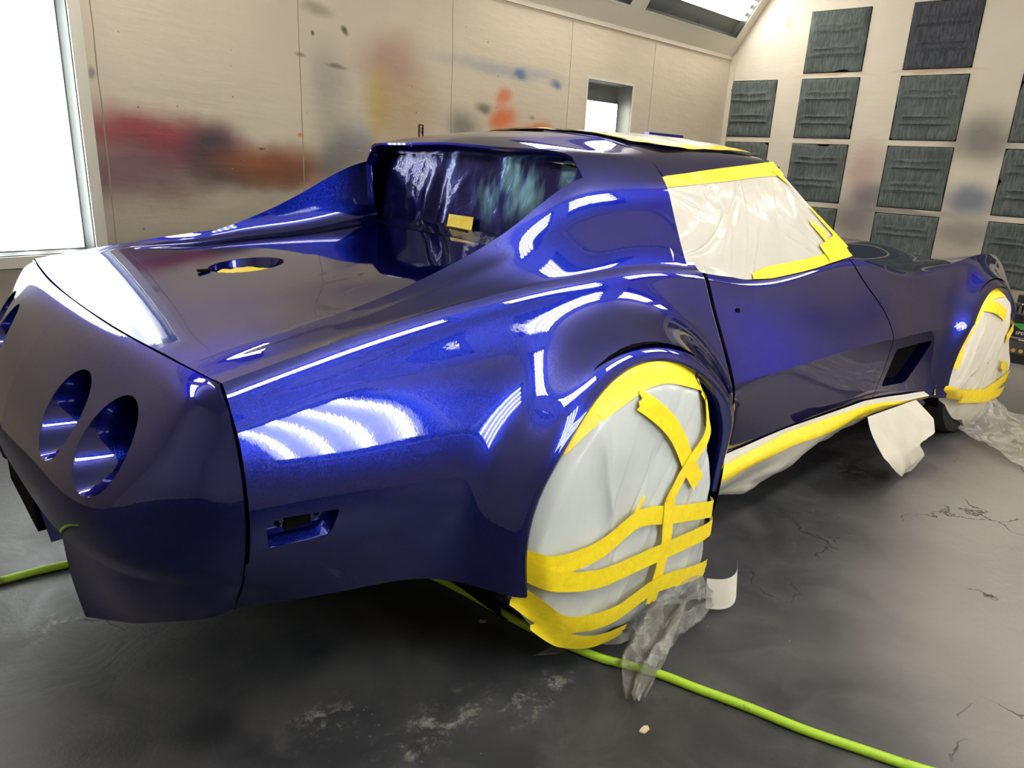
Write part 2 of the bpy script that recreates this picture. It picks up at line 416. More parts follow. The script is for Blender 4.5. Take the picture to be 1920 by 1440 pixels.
# seams between the plywood sheets of the left wall
SEAM = simple('seam_filler', (.30, .26, .20), .7)
k = 3
for x in (-.18+.0, .84, 1.94, 3.13, 4.25):
    m = MB(); pts = []
    for i in range(40):
        z = .02 + (ZE-.06)*i/39
        dx = .004*fbm((x*7, z*6, 1)); w = .0022 + .0018*abs(fbm((x*3, z*14, 5)))
        pts.append([(x+dx-w, YL-.0006, z), (x+dx, YL-.002, z), (x+dx+w, YL-.0006, z)])
    m.grid(pts)
    struct(m.build('trim_%d' % k, SEAM, normals=False)); k += 1
m = MB()
m.box((XF-.02, YL-.05, 0), (XF, YL, ZE)); struct(m.build('trim_%d' % k, TRIMM, smooth=False))

# ------------------------------------------------------------------ light boxes
TUBE = bpy.data.materials.new('fluorescent_tube'); TUBE.use_nodes = True
nt = TUBE.node_tree; nt.nodes.clear(); e = nd(nt, 'ShaderNodeEmission'); o_ = nd(nt, 'ShaderNodeOutputMaterial'); nt.links.new(e.outputs[0], o_.inputs[0])
e.inputs[0].default_value = (1, .94, .835, 1); e.inputs[1].default_value = 22
TUBE2 = TUBE.copy(); TUBE2.name = 'daylight_tube'; TUBE2.node_tree.nodes['Emission'].inputs[0].default_value = (.92, .97, 1, 1)
HOUSE = simple('housing_grey', (.028, .032, .030), .45)
REFL = simple('reflector_white', (.85, .84, .80), .5)
FRAMEM = simple('frame_enamel', (.62, .60, .53), .4)
def pane_mat():
    m = bpy.data.materials.new('light_box_glass'); m.use_nodes = True; nt = m.node_tree; nt.nodes.clear()
    t = nd(nt, 'ShaderNodeBsdfTransparent'); t.inputs[0].default_value = (.93, .95, .93, 1)
    g = nd(nt, 'ShaderNodeBsdfGlossy'); g.inputs['Roughness'].default_value = .05
    f = nd(nt, 'ShaderNodeFresnel'); f.inputs[0].default_value = 1.3
    mx = nd(nt, 'ShaderNodeMixShader'); o = nd(nt, 'ShaderNodeOutputMaterial')
    nt.links.new(f.outputs[0], mx.inputs[0]); nt.links.new(t.outputs[0], mx.inputs[1]); nt.links.new(g.outputs[0], mx.inputs[2]); nt.links.new(mx.outputs[0], o.inputs[0])
    return m
PANE = pane_mat()
def light_box(label, grp, W, H, M, tubes_along='v', tm=None, end=.1, depth=.15, n=4, frame=False, core=None):
    """W x H opening in the (u, v) plane at w=0, recess towards +w; M maps local to room"""
    t = thing('light_box', label, 'light', group=grp)
    t.matrix_world = M
    def fin(m, *a_, **k_):
        m.v = [(p[0], p[1], -p[2]) for p in m.v]
        return m.build(*a_, **k_)
    g = .004
    m = MB(); d = depth
    a = [(g, g), (W-g, g), (W-g, H-g), (g, H-g)]
    m.grid([[(*p, 0.0) for p in a], [(*p, d) for p in a]], close=True)
    n0 = len(m.v); m.v += [(*p, d) for p in a]; m.f.append((n0, n0+1, n0+2, n0+3))
    fin(m, 'housing', HOUSE, t, smooth=False)
    if tubes_along == 'v':
        x0, x1, y0, y1 = .03, W-.03, end, H-end
    else:
        x0, x1, y0, y1 = end, W-end, .03, H-.03
    if core: x0, x1, y0, y1 = core
    m = MB(); m.box((x0, y0, d-.025), (x1, y1, d-.004)); fin(m, 'reflector', REFL, t, smooth=False)
    for i in range(n):
        m = MB()
        if tubes_along == 'v':
            x = x0 + (x1-x0)*(i+.5)/n; m.tube([(x, y0+.01, d-.055), (x, y1-.01, d-.055)], .019, 10)
        else:
            y = y0 + (y1-y0)*(i+.5)/n; m.tube([(x0+.01, y, d-.055), (x1-.01, y, d-.055)], .019, 10)
        fin(m, 'tube', tm or TUBE, t)
    m = MB(); m.v += [(g, g, .012), (W-g, g, .012), (W-g, H-g, .012), (g, H-g, .012)]; m.f.append((0, 1, 2, 3))
    fin(m, 'glass_pane', PANE, t, smooth=False, normals=False)
    m = MB(); fw = .05 if frame else .018; ft = .014 if frame else .004
    for lo, hi in (((-fw, -fw, -ft), (W+fw, 0, -.0005)), ((-fw, H, -ft), (W+fw, H+fw, -.0005)), ((-fw, 0, -ft), (0, H, -.0005)), ((W, 0, -ft), (W+fw, H, -.0005))):
        m.box(lo, hi)
    fin(m, 'frame', FRAMEM, t, smooth=False)
    return t
def frameM(o, u, v, w):
    return Matrix(((u[0], v[0], -w[0], o[0]), (u[1], v[1], -w[1], o[1]), (u[2], v[2], -w[2], o[2]), (0, 0, 0, 1)))
LLAB = ['tall lit light box glaring white at the left edge of the sprayed wall', 'small dark-edged light box in left wall above the car roof']
for i, (a, b) in enumerate(LBOX):
    t = light_box(LLAB[i], 'upright light boxes in the side walls', b-a, BZ[1]-BZ[0], frameM((a, YL, BZ[0]), (1, 0, 0), (0, 0, 1), (0, 1, 0)), 'v', TUBE if i else TUBE2, .02 if i == 0 else .14, .15, 4, i == 0, core=((.008, b-a-.008, .008, BZ[1]-BZ[0]-.008) if i == 0 else None))
for i, (a, b) in enumerate(RBOX):
    BZR = BZRS[i]
    light_box(['upright light box in the near side wall, reflected in the rear quarter panel', 'added upright light box in the near side wall, for a glow on the passenger door', 'upright light box in the near side wall by the front wheel'][i], 'upright light boxes in the side walls', b-a, BZR[1]-BZR[0],
              frameM((b, YR, BZR[0]), (-1, 0, 0), (0, 0, 1), (0, -1, 0)), 'v', TUBE2 if i < 1 else TUBE, .06, .15, 4)
LN = ['at the corner by the filter wall', 'second from the filter wall', 'third from the filter wall', 'fourth from the filter wall', 'furthest from the filter wall']
for side in (1, -1):
    v = Vector((0, SV.y*side, SV.z)); w = Vector((0, side*SV.z, -SV.y))
    for i, (a, b) in enumerate(SFIX if side > 0 else SFIXR):
        base = Vector((0, YL if side > 0 else YR, ZE)) + v*SVV[0]
        if side > 0: M = frameM(base + Vector((a, 0, 0)), (1, 0, 0), v, w)
        else: M = frameM(base + Vector((b, 0, 0)), (-1, 0, 0), v, w)
        light_box('four-tube light box in the %s ceiling slope, %s' % ('far' if side > 0 else 'near', LN[i]), 'light boxes in the ceiling slopes', b-a, SVV[1]-SVV[0], M, 'u', TUBE, .10, .07, 4, core=(.05, b-a-.02, .14, SVV[1]-SVV[0]-.02))

# ------------------------------------------------------------------ filters of the front wall
def filter_mat(name, a, b_):
    m, nt, b = mat(name); co = pos(nt)
    n = noise_n(nt, mapping(nt, co, sc=(1, 1, .12)), 70, 4, .7); n2 = noise_n(nt, co, 4, 4)
    col = mix_c(nt, ramp(nt, n, .3, .75), a, b_)
    col = mix_c(nt, math_n(nt, 'MULTIPLY', ramp(nt, n2, .5, .75), .4), col, (.03, .035, .04))
    nt.links.new(col, b.inputs['Base Color']); setp(b, Roughness=.95, Specular_IOR_Level=.1)
    bump(nt, b, math_n(nt, 'ADD', n, noise_n(nt, co, 60, 3)), .4, .006)
    return m
FILT = filter_mat('filter_fleece', (.070, .088, .090), (.150, .175, .175))
FILTD = filter_mat('filter_fleece_sprayed', (.040, .042, .060), (.095, .105, .120))
cn = ['nearest the left corner', 'second from the left corner', 'third from the left corner', 'fourth from the left corner', 'rightmost']
rn = ['top', 'second', 'third', 'bottom']
for c, y in enumerate(FCOL):
    for r, (z0, z1) in enumerate(FROW):
        if c == 0 and r == 0: continue
        yl, yr = (y-.03, y-.51) if c == 0 else (y, y-.508)
        NX, NZ = 28, 44; rows = []
        sd = c*7.3 + r*3.1
        for j in range(NZ+1):
            v = j/NZ; row = []
            for i in range(NX+1):
                u = i/NX
                d = .012*fbm((u*2.2+sd, v*3, sd), 3)
                for vc, hw, ln in ((.27+.02*math.sin(sd), .018, .40), (.38+.02*math.sin(sd), .014, .36), (.66+.015*math.cos(sd), .018, .40), (.76, .013, .33)):
                    d += .020*math.exp(-((v-vc - .02*abs(u-.5)*(1 if vc > .5 else -.5))/hw)**2)*float(smooth01(ln+.06, ln-.06, abs(u-.5)))
                edge = min(u, 1-u, v, 1-v)
                d -= .012*math.exp(-edge/.02)
                d = max(-.012, min(.03, d))
                row.append((XF-.015-d, yl+(yr-yl)*u, z0+(z1-z0)*v))
            rows.append(row)
        t = thing('intake_filter', 'grey-green filter pad in the front wall, %s of the column %s' % (rn[r], cn[c]), 'filter', (XF, (yl+yr)/2, z0), group='filter pads of the front wall')
        m = MB(); m.grid(rows); o = m.build('filter_pad', FILTD if (c == 2 and r == 0) else FILT, t, sharp=60)
        o.location = (-XF, -(yl+yr)/2, -z0)
        m = MB(); m.box((XF-.004, yr-.004, z0-.004), (XF-.0005, yl+.004, z1+.004)); o = m.build('backing_shade_rim', BLACK, t, smooth=False); o.location = (-XF, -(yl+yr)/2, -z0)  # black rim past the pad edge imitates a recess shadow

# ------------------------------------------------------------------ the car (x forward from the rear axle, right side is -y)
AC = math.radians(5.391)
car = thing('sports_car', 'low dark blue metallic coupe masked with film and yellow tape for painting', 'car', (0, 0, 0), -AC)
ca, sa = math.cos(AC), math.sin(AC)
def toroom(p): return (p[0]*ca + p[1]*sa, -p[0]*sa + p[1]*ca, p[2])

XS = [-.91, -.69, -.39, 0, .2, .45, .7, 1.0, 1.4, 1.6, 1.87, 2.15, 2.45, 2.70, 3.0, 3.3, 3.55]
CREST = Spl(XS, [(.735,.802),(.715,.838),(.695,.876),(.685,.909),(.68,.911),(.68,.876),(.675,.843),(.675,.843),(.665,.862),(.690,.832),(.715,.785),(.735,.797),(.740,.822),(.738,.824),(.715,.772),(.64,.672),(.50,.54)])
GL = Spl(XS, [(.762,.768),(.744,.797),(.724,.835),(.714,.868),(.708,.871),(.703,.836),(.702,.809),(.700,.810),(.693,.825),(.716,.795),(.735,.752),(.757,.762),(.764,.786),(.762,.786),(.742,.722),(.675,.62),(.515,.51)])
HL = Spl(XS, [(.795,.71),(.787,.716),(.787,.732),(.785,.735),(.778,.733),(.762,.71),(.757,.695),(.754,.695),(.754,.70),(.768,.69),(.775,.668),(.797,.668),(.808,.675),(.806,.668),(.788,.625),(.715,.555),(.53,.465)])
IL = Spl(XS, [(.809,.632),(.810,.618),(.822,.606),(.854,.590),(.846,.583),(.820,.576),(.806,.575),(.803,.575),(.808,.575),(.813,.572),(.815,.57),(.832,.568),(.846,.568),(.842,.564),(.820,.54),(.745,.50),(.535,.43)])
JL = Spl(XS, [(.794,.51),(.804,.49),(.830,.47),(.864,.455),(.850,.45),(.808,.45),(.788,.45),(.785,.45),(.794,.45),(.799,.45),(.808,.445),(.832,.44),(.838,.44),(.830,.44),(.812,.43),(.740,.41),(.53,.385)])
KX = [-.91, -.7, -.53, -.40, 0, .387, .45, .7, 1.4, 1.87, 2.11, 2.49, 2.87, 3.0, 3.3, 3.55]
KL = Spl(KX, [(.712,.378),(.752,.355),(.79,.332),(.845,.292),(.84,.29),(.80,.295),(.785,.298),(.762,.305),(.772,.305),(.795,.285),(.832,.250),(.83,.26),(.815,.275),(.80,.28),(.72,.285),(.525,.29)])
TK = np.array([0, .07, .15, .42, .62, .83, 1.0])
def side_basis(s):
    s = np.atleast_1d(s)
    b1 = basis(TK, s)
    b2 = np.zeros_like(b1); lo = s <= TK[4]
    if lo.any(): b2[lo, :5] = basis(TK[:5], s[lo])
    if (~lo).any(): b2[~lo, 4:] = basis(TK[4:], s[~lo])
    return b1, b2
ARCH = [(0.0, .387, .351), (2.489, .375, .334)]
def flare(x, z):
    o = np.zeros_like(x)
    for (xc, R, zc), amp, k2 in zip(ARCH, (.054, .034), (.022, .034)):
        d = np.where(z >= zc, np.hypot(x-xc, z-zc), np.abs(x-xc)) - R
        o += (amp + k2*np.clip((z-zc)/np.maximum(np.hypot(x-xc, z-zc), 1e-4), 0, 1)**1.5)*np.exp(-(np.maximum(d, 0)/.07)**2)
    return o
def side_pt(x, s):
    """x, s arrays of equal length -> (n,3) on the right half (y positive outward)"""
    x = np.asarray(x, float).ravel(); s = np.asarray(s, float).ravel()
    c_, g_ = CREST(x), GL(x)
    dd = g_-c_; L_ = np.linalg.norm(dd, axis=1, keepdims=True)
    q_ = c_ + dd*.47 + np.stack([-dd[:, 1], dd[:, 0]], 1)/L_*.0022     # shoulder crown just under the crest
    P = np.stack([c_, q_, g_, HL(x), IL(x), JL(x), KL(x)], 1)      # n,7,2
    b1, b2 = side_basis(s); w = (smooth01(.35, .75, x))[:, None]
    B = b1*(1-w) + b2*w
    yz = np.einsum('nk,nkd->nd', B, P)
    y = yz[:, 0] + flare(x, yz[:, 1])
    return np.stack([x, y, yz[:, 1]], 1)
def solve_s(x, z):
    lo, hi = 0., 1.
    for _ in range(40):
        mdl = (lo+hi)/2
        if side_pt([x], [mdl])[0, 2] > z: lo = mdl
        else: hi = mdl
    return (lo+hi)/2
NR = 46                       # rows crest -> spring line
def vrow(n): return np.linspace(0, 1, n)
def side_cols(xs, s_spring, nlow=22):
    cols = []
    s = np.concatenate([vrow(NR)*s_spring, s_spring + (1-s_spring)*vrow(nlow+1)[1:]])
    for x in xs: cols.append(side_pt(np.full_like(s, x), s))
    return cols
def arch_cols(a, n=56):
    xc, R, zc = ARCH[a]; cols = []
    th = np.linspace(PI, 0, n)
    for t in th:
        x = xc + R*math.cos(t); z = zc + R*math.sin(t)
        ss = solve_s(x, z); s = vrow(NR)*ss
        cols.append(side_pt(np.full_like(s, x), s))
    return cols
def lip(mb, loop, xc, zc, sgn=1):
    """rolled flange along an arch edge loop (list of points, right half)"""
    rows = [[], [], [], [], []]
    for (x, y, z) in loop:
        dx, dz = (x-xc, z-zc) if z >= zc else ((x-xc), 0)
        L = math.hypot(dx, dz); dx /= L; dz /= L
        for r, (o, k) in zip(rows, ((0, 0), (.003, .004), (.0015, .010), (-.012, .015), (-.06, .016))):
            r.append((x-dx*k, y+o, z-dz*k))
    mb.grid(rows)

def cut(bm, inside, snap, region):
    """open a hole in a gridded bmesh; border vertices go onto the outline; returns the ordered border"""
    dead = [f for f in bm.faces if region(f.calc_center_median()) and inside(f.calc_center_median())]
    edge = {}
    ds = set(dead)
    for f in dead:
        for e in f.edges:
            if any(g not in ds for g in e.link_faces): edge[e] = 1
    nb = {}
    for e in edge:
        a, b = e.verts; nb.setdefault(a, []).append(b); nb.setdefault(b, []).append(a)
    bm.normal_update()
    st = next(iter(nb)); loop = [st]; prev = None; cur = st
    while True:
        n = [w for w in nb[cur] if w is not prev]
        if not n: break
        nx = n[0]
        if nx is st: break
        loop.append(nx); prev, cur = cur, nx
        if len(loop) > 5000: break
    bmesh.ops.delete(bm, geom=dead, context='FACES')
    for v in loop:
        v.co = snap(v.co, v.normal)
    return loop
def order_pts(loop): return [v.co.copy() for v in loop]

# ---- rear body: side + sail panel + roof hoop + deck
XR0 = -.91
x1 = list(np.linspace(XR0, -.387, 64)); x2 = list(np.linspace(.387, .447, 6))
sp1 = solve_s(-.387, ARCH[0][2]); sp2 = solve_s(.387, ARCH[0][2])
c1 = side_cols(x1, sp1); ca_ = arch_cols(0); c2 = side_cols(x2, sp2)
rear = MB()
rear.grid(c1); rear.grid(ca_); rear.grid(c2)
# rolled lip along the arch
loop = [tuple(p) for p in c1[-1][NR-1:][::-1]] + [tuple(c[-1]) for c in ca_[1:-1]] + [tuple(p) for p in c2[0][NR-1:]]
lip(rear, loop, *[ARCH[0][i] for i in (0, 2)])
# lower edge turned under
bot = [c[-1] for c in c1]
rear.grid([bot, [(x, y-.012, z-.004) for x, y, z in bot], [(x, y-.10, z+.005) for x, y, z in bot]])
# gap edge turned in
ge = c2[-1]
rear.grid([ge, [(x+.002, y-.004, z) for x, y, z in ge], [(x, y-.05, z) for x, y, z in ge]])
XT = [-.91, -.72, -.53, -.35, -.15, .06, .2, .41]
EL = Spl(XT, [(.700,.8010),(.683,.8300),(.664,.8480),(.652,.8630),(.647,.8765),(.646,.890),(.649,.896),(.660,.889)])
E2L = Spl(XT, [(.683,.8012),(.655,.8320),(.636,.8525),(.626,.8685),(.626,.889),(.625,.913),(.625,.924),(.640,.922)])
ML = Spl(XT, [(.652,.8016),(.631,.836),(.600,.8605),(.588,.8935),(.587,.943),(.585,1.003),(.580,1.032),(.583,1.047)])
DL = Spl(XT, [(.612,.8022),(.600,.8395),(.562,.868),(.550,.919),(.548,1.003),(.530,1.107),(.524,1.133),(.528,1.136)])
RDL = Spl(XT, [(.59,.8024),(.58,.841),(.54,.875),(.527,.938),(.524,1.034),(.504,1.140),(.500,1.163),(.500,1.163)])
R1L = Spl(XT, [(.56,.8025),(.54,.846),(.50,.885),(.485,.943),(.48,1.035),(.463,1.168),(.455,1.185),(.45,1.191)])
R2L = Spl(XT, [(.35,.803),(.33,.85),(.32,.90),(.32,.965),(.30,1.065),(.265,1.185),(.25,1.216),(.25,1.231)])
R3L = Spl(XT, [(.0,.803),(.0,.852),(.0,.91),(.0,.975),(.0,1.075),(.0,1.193),(.0,1.226),(.0,1.243)])
TT = np.array([0, .07, .13, .30, .52, .58, .68, .84, 1.0])
SF = np.concatenate([np.linspace(0, .13, 16), np.linspace(.13, .52, 40)[1:]])
SR = np.linspace(.52, 1, 34)
def top_pt(x, s):
    x = np.asarray(x, float).ravel(); s = np.asarray(s, float).ravel()
    P = np.stack([f(x) for f in (CREST, EL, E2L, ML, DL, RDL, R1L, R2L, R3L)], 1)
    B = basis(TT, s); yz = np.einsum('nk,nkd->nd', B, P)
    f = 1-smooth01(-.91, -.55, x)
    return np.stack([x - .042*f*(1-(np.clip(yz[:, 0], 0, .735)/.735)**2), yz[:, 0], yz[:, 1]], 1)
xall = x1 + [c[0][0] for c in ca_[1:]] + x2[1:]
xall = sorted(set([round(float(x), 6) for x in xall] + [.1]))
xsail = [x for x in xall if x < .405] + [.41]
rear.grid([top_pt(np.full_like(SF, x), SF) for x in xsail])
xl = [.41] + [x for x in xall if x > .412]
rear.grid([top_pt(np.full(6, x), np.linspace(0, .10, 6))*np.array([1, 1, 1]) for x in xl])
def roof_x(x, s):   # rear lip sweeps a little further back at the centre line
    f = np.clip((.41-x)/.31, 0, 1); return x - .045*smooth01(.58, .88, s)*f
xroof = [x for x in xsail if x >= .0999]
roofrows = [[tuple(q) for q in top_pt(roof_x(np.full_like(SR, x), SR), SR)] for x in xroof]
rear.grid(roofrows)
le = roofrows[0]
rear.grid([le, [(x+.001, y, z-.006) for x, y, z in le], [(x+.012, y*.995, z-.016) for x, y, z in le], [(x+.06, y*.985, z-.03) for x, y, z in le], [(x+.12, y*.98, z-.034) for x, y, z in le]])
# front edge of the hoop / B pillar turned in
be = [tuple(q) for q in top_pt(np.full_like(SF, .41), SF)] + roofrows[-1][1:]
rear.grid([be, [(x+.001, y*.995, z-.004) for x, y, z in be], [(x-.01, y*.93, z-.03) for x, y, z in be]])
# inner sail faces and deck
CB = Spl(XT[:7]+[.41], [(.565,.8024),(.560,.838),(.527,.850),(.503,.866),(.488,.880),(.466,.916),(.46,.935),(.46,.94)])
D3 = Spl(XT[:7]+[.41], [.8028,.843,.866,.881,.896,.922,.94,.945]); D0 = Spl(XT[:7]+[.41], [.8028,.845,.8695,.886,.901,.927,.945,.95])
def deck_sec(x, n=70):
    d = DL(x)[0]; c = CB(x)[0]; z3 = float(D3(x)[0]); z0 = float(D0(x)[0])
    if x > .1: d = np.array([.522, 1.128])
    h = d[1]-c[1]
    p = [(d[0], d[1]), (c[0]+.88*(d[0]-c[0]), c[1]+.50*h), (c[0]+.50*(d[0]-c[0]), c[1]+.10*h), (c[0]-.03, c[1]+.001+.03*(z3-c[1])), (.40, c[1]+.6*(z3-c[1])), (.3, z3), (.15, z3+.75*(z0-z3)), (0, z0)]
    q = catmull(p, np.linspace(0, 1, n)**1.0)
    f = float(1-smooth01(-.91, -.55, x))
    q3 = np.stack([x - .042*f*(1-(np.clip(q[:, 0], 0, .735)/.735)**2), q[:, 0], q[:, 1]], 1)
    return q3
xd = [x for x in xsail if x <= .1201]
rear.grid([deck_sec(x) for x in xd])
# the strip between crest and sail foot follows the same swept rear edge
rear.mirror_y()
bm = bmesh.new(); vs = [bm.verts.new(v) for v in rear.v]
for f in rear.f:
    try: bm.faces.new([vs[i] for i in f])
    except ValueError: pass
bmesh.ops.remove_doubles(bm, verts=bm.verts, dist=3e-4)
bmesh.ops.recalc_face_normals(bm, faces=bm.faces)
# fuel filler hole in the deck (disc of radius .09 with a small thumb notch)
FX, FR = -.565, .092
def fil_in(c): return math.hypot(c.x-FX, c.y) < FR
def fil_snap(c, n):
    d = Vector((c.x-FX, c.y)); d = d.normalized()*FR
    return Vector((FX+d.x, d.y, c.z))
filler_loop = order_pts(cut(bm, fil_in, fil_snap, lambda c: c.z > .8 and abs(c.y) < .2 and c.x > -.75 and c.x < -.4))
# side marker pockets
def poly_fn(poly):
    P = [Vector(p) for p in poly]
    def inside(x, z):
        r = False; n = len(P)
        for i in range(n):
            a, b = P[i], P[(i+1) % n]
            if (a.y > z) != (b.y > z) and x < (b.x-a.x)*(z-a.y)/(b.y-a.y)+a.x: r = not r
        return r
    def near(x, z):
        best = None; p = Vector((x, z)); n = len(P)
        for i in range(n):
            a, b = P[i], P[(i+1) % n]; t = max(0, min(1, (p-a).dot(b-a)/(b-a).length_squared)); q = a+(b-a)*t
            if best is None or (q-p).length < best[0]: best = ((q-p).length, q)
        return best[1]
    return inside, near
def round_poly(P, r, n=5):
    out = []; P = [Vector(p) for p in P]; N = len(P)
    for i in range(N):
        a, b, c = P[i-1], P[i], P[(i+1) % N]
        u = (a-b).normalized(); w = (c-b).normalized(); rr = min(r, (a-b).length*.45, (c-b).length*.45)
        for k in range(n+1):
            t = k/n; q = (b+u*rr)*(1-t)**2 + b*2*t*(1-t) + (b+w*rr)*t*t
            out.append((q.x, q.y))
    return out
MARK = round_poly([(-.885,.585),(-.752,.568),(-.772,.520),(-.880,.530)], .008)
min_, mnear = poly_fn(MARK)
def side_cut(bm, inside, near, sgn, xr):
    def sn(c, n):
        q = near(c.x, c.z); dx = q.x-c.x; dz = q.y-c.z
        dy = -(n.x*dx+n.z*dz)/n.y if abs(n.y) > .2 else 0
        return Vector((q.x, c.y+max(-.02, min(.02, dy)), q.y))
    return order_pts(cut(bm, lambda c: inside(c.x, c.z), sn, lambda c: c.y*sgn > .6 and xr[0] < c.x < xr[1]))
mark_loops = [side_cut(bm, min_, mnear, sg, (-.9, -.7)) for sg in (-1, 1)]
bm_obj('rear_body', bm, PAINT, car, sharp=32, weld=0)

def ring_pocket(loop, steps, back=True):
    """rings: list of functions co->co; closes with a fan"""
    m = MB(); rows = [[tuple(f(p)) for p in loop] for f in steps]
    m.grid(rows, close=True)
    if back:
        n0 = len(m.v) - len(loop); c = sum((Vector(q) for q in rows[-1]), Vector())/len(loop)
        m.v.append(tuple(c)); k = len(m.v)-1
        for i in range(len(loop)): m.f.append((n0+i, n0+(i+1) % len(loop), k))
    return m
# filler pocket with taped floor
m = ring_pocket(filler_loop, [lambda p: p, lambda p: p+Vector((0, 0, -.003)), lambda p: Vector((FX+(p.x-FX)*.97, p.y*.97, p.z-.012)), lambda p: Vector((FX+(p.x-FX)*.95, p.y*.95, p.z-.03))], True)
fp = m.build('fuel_filler_recess', PAINT, car)
m = MB(); rows = []
zf = sum(p.z for p in filler_loop)/len(filler_loop) - .022
for r in np.linspace(0.02, 1, 9):
    rows.append([(FX+.008+r*.076*math.cos(t)*(1+.06*math.sin(3*t)), -.004+r*.076*math.sin(t)*(1+.05*math.cos(5*t)), zf+.004*fbm((r*3*math.cos(t), r*3*math.sin(t), 2))+.004*r) for t in np.linspace(0, 2*PI, 40, endpoint=False)])
m.grid(rows, close=True)
m.build('filler_tape', TAPE, fp)['label'] = 'yellow tape closing the fuel filler opening'
m = MB(); m.box((FX-FR-.030, -.006, .8545), (FX-FR-.002, .006, .8605)); m.build('thumb_notch', BLACK, fp, smooth=False)
for lp, sg in zip(mark_loops, (-1, 1)):
    cx = sum(p.x for p in lp)/len(lp); cz = sum(p.z for p in lp)/len(lp)
    m = ring_pocket(lp, [lambda p: p, lambda p: Vector((p.x, p.y-sg*.003, p.z)), lambda p: Vector((cx+(p.x-cx)*.9-.002, p.y-sg*.022, cz+(p.z-cz)*.72+.006))], True)
    o = m.build('side_marker_recess', PAINT, car, sharp=30)
    yb = (sum(abs(p.y) for p in lp)/len(lp)-.0205)*sg
    m = MB(); m.box((cx-.024, yb-.002, cz-.008), (cx+.022, yb+.002, cz+.022)); m.build('lamp_opening', BLACK, o, smooth=False)
    for dx in (-.036, .033):
        m = MB(); m.tube([(cx+dx, yb-.003, cz+.008), (cx+dx, yb+.003, cz+.008)], .0045, 12); m.build('screw_hole', BLACK, o)

# ---- bumper cover
V0 = [[(-.952,0,.8028),(-.947,.3,.8028),(-.932,.52,.8026),(-.922,.63,.8022),(-.913,.705,.8012),(-.912,.735,.802)],
      [(-.992,0,.785),(-.985,.3,.784),(-.965,.55,.781),(-.952,.68,.780),(-.931,.740,.776),(-.912,.762,.768)],
      [(-1.037,0,.738),(-1.028,.3,.736),(-1.003,.555,.730),(-.980,.70,.728),(-.943,.766,.719),(-.912,.790,.712)],
      [(-1.086,0,.665),(-1.077,.3,.662),(-1.053,.56,.657),(-1.014,.715,.653),(-.956,.788,.643),(-.912,.805,.635)],
      [(-1.120,0,.590),(-1.112,.3,.587),(-1.090,.555,.582),(-1.035,.705,.577),(-.962,.782,.567),(-.912,.801,.562)],
      [(-1.134,0,.530),(-1.126,.3,.528),(-1.105,.535,.522),(-1.050,.688,.513),(-.967,.763,.505),(-.912,.786,.503)],
      [(-1.135,0,.482),(-1.127,.3,.482),(-1.105,.510,.478),(-1.052,.655,.470),(-.967,.740,.462),(-.912,.768,.457)]]
V0 = np.array(V0); V0[0, :, 0] -= .004; V0[1:, 5, 0] -= .003; NV, NU = 150, 170
Bv = basis(np.linspace(0, 1, 7), np.linspace(0, 1, NV)); Bu = basis([0, .3, .56, .74, .9, 1.0], np.concatenate([np.linspace(0, .74, 110), np.linspace(.74, 1, NU-110)]))
G = np.einsum('va,abd,ub->vud', Bv, V0, Bu)
bump_mb = MB(); bump_mb.grid([list(r) for r in G])
# top rear edge is the panel gap: turn it down
te = G[0]; bump_mb.grid([list(te), [(x+.004, y, z-.004) for x, y, z in te], [(x+.006, y, z-.03) for x, y, z in te]])
se = G[:, -1]; bump_mb.grid([list(se), [(x+.004, y-.003, z) for x, y, z in se], [(x+.006, y-.03, z) for x, y, z in se]])
# corner pod hanging below the tail
us = [i for i in range(NU) if G[-1][i][1] >= .455]
P6 = np.array([G[-1][i] for i in us]); tt = np.linspace(0, 1, len(us))
P8 = basis([0, .16, .5, .8, 1.], tt) @ np.array([(-1.097,.462,.302),(-1.056,.530,.312),(-1.016,.590,.326),(-.950,.690,.364),(-.912,.716,.380)])
P7 = (P6*.5+P8*.5) + np.array([-.004, 0, 0])*(1-tt)[:, None] + np.stack([-.004*np.sin(tt*PI), .004*np.sin(tt*PI), 0*tt], 1)
Bp = basis([0, .5, 1], np.linspace(0, 1, 24)); pod = np.einsum('va,aud->vud', Bp, np.stack([P6, P7, P8]))
bump_mb.grid([list(r) for r in pod])
pb = pod[-1]; bump_mb.grid([list(pb), [(x+.006, y-.006, z-.006) for x, y, z in pb], [(x+.02, y-.03, z-.006) for x, y, z in pb], [(-.92, .50, .40)]*len(pb)])
# inner wall of the pod
iw = pod[:, 0]; bump_mb.grid([list(iw), [(x+.012, y-.010, z) for x, y, z in iw], [(x+.16, y-.012, z+.01) for x, y, z in iw]])
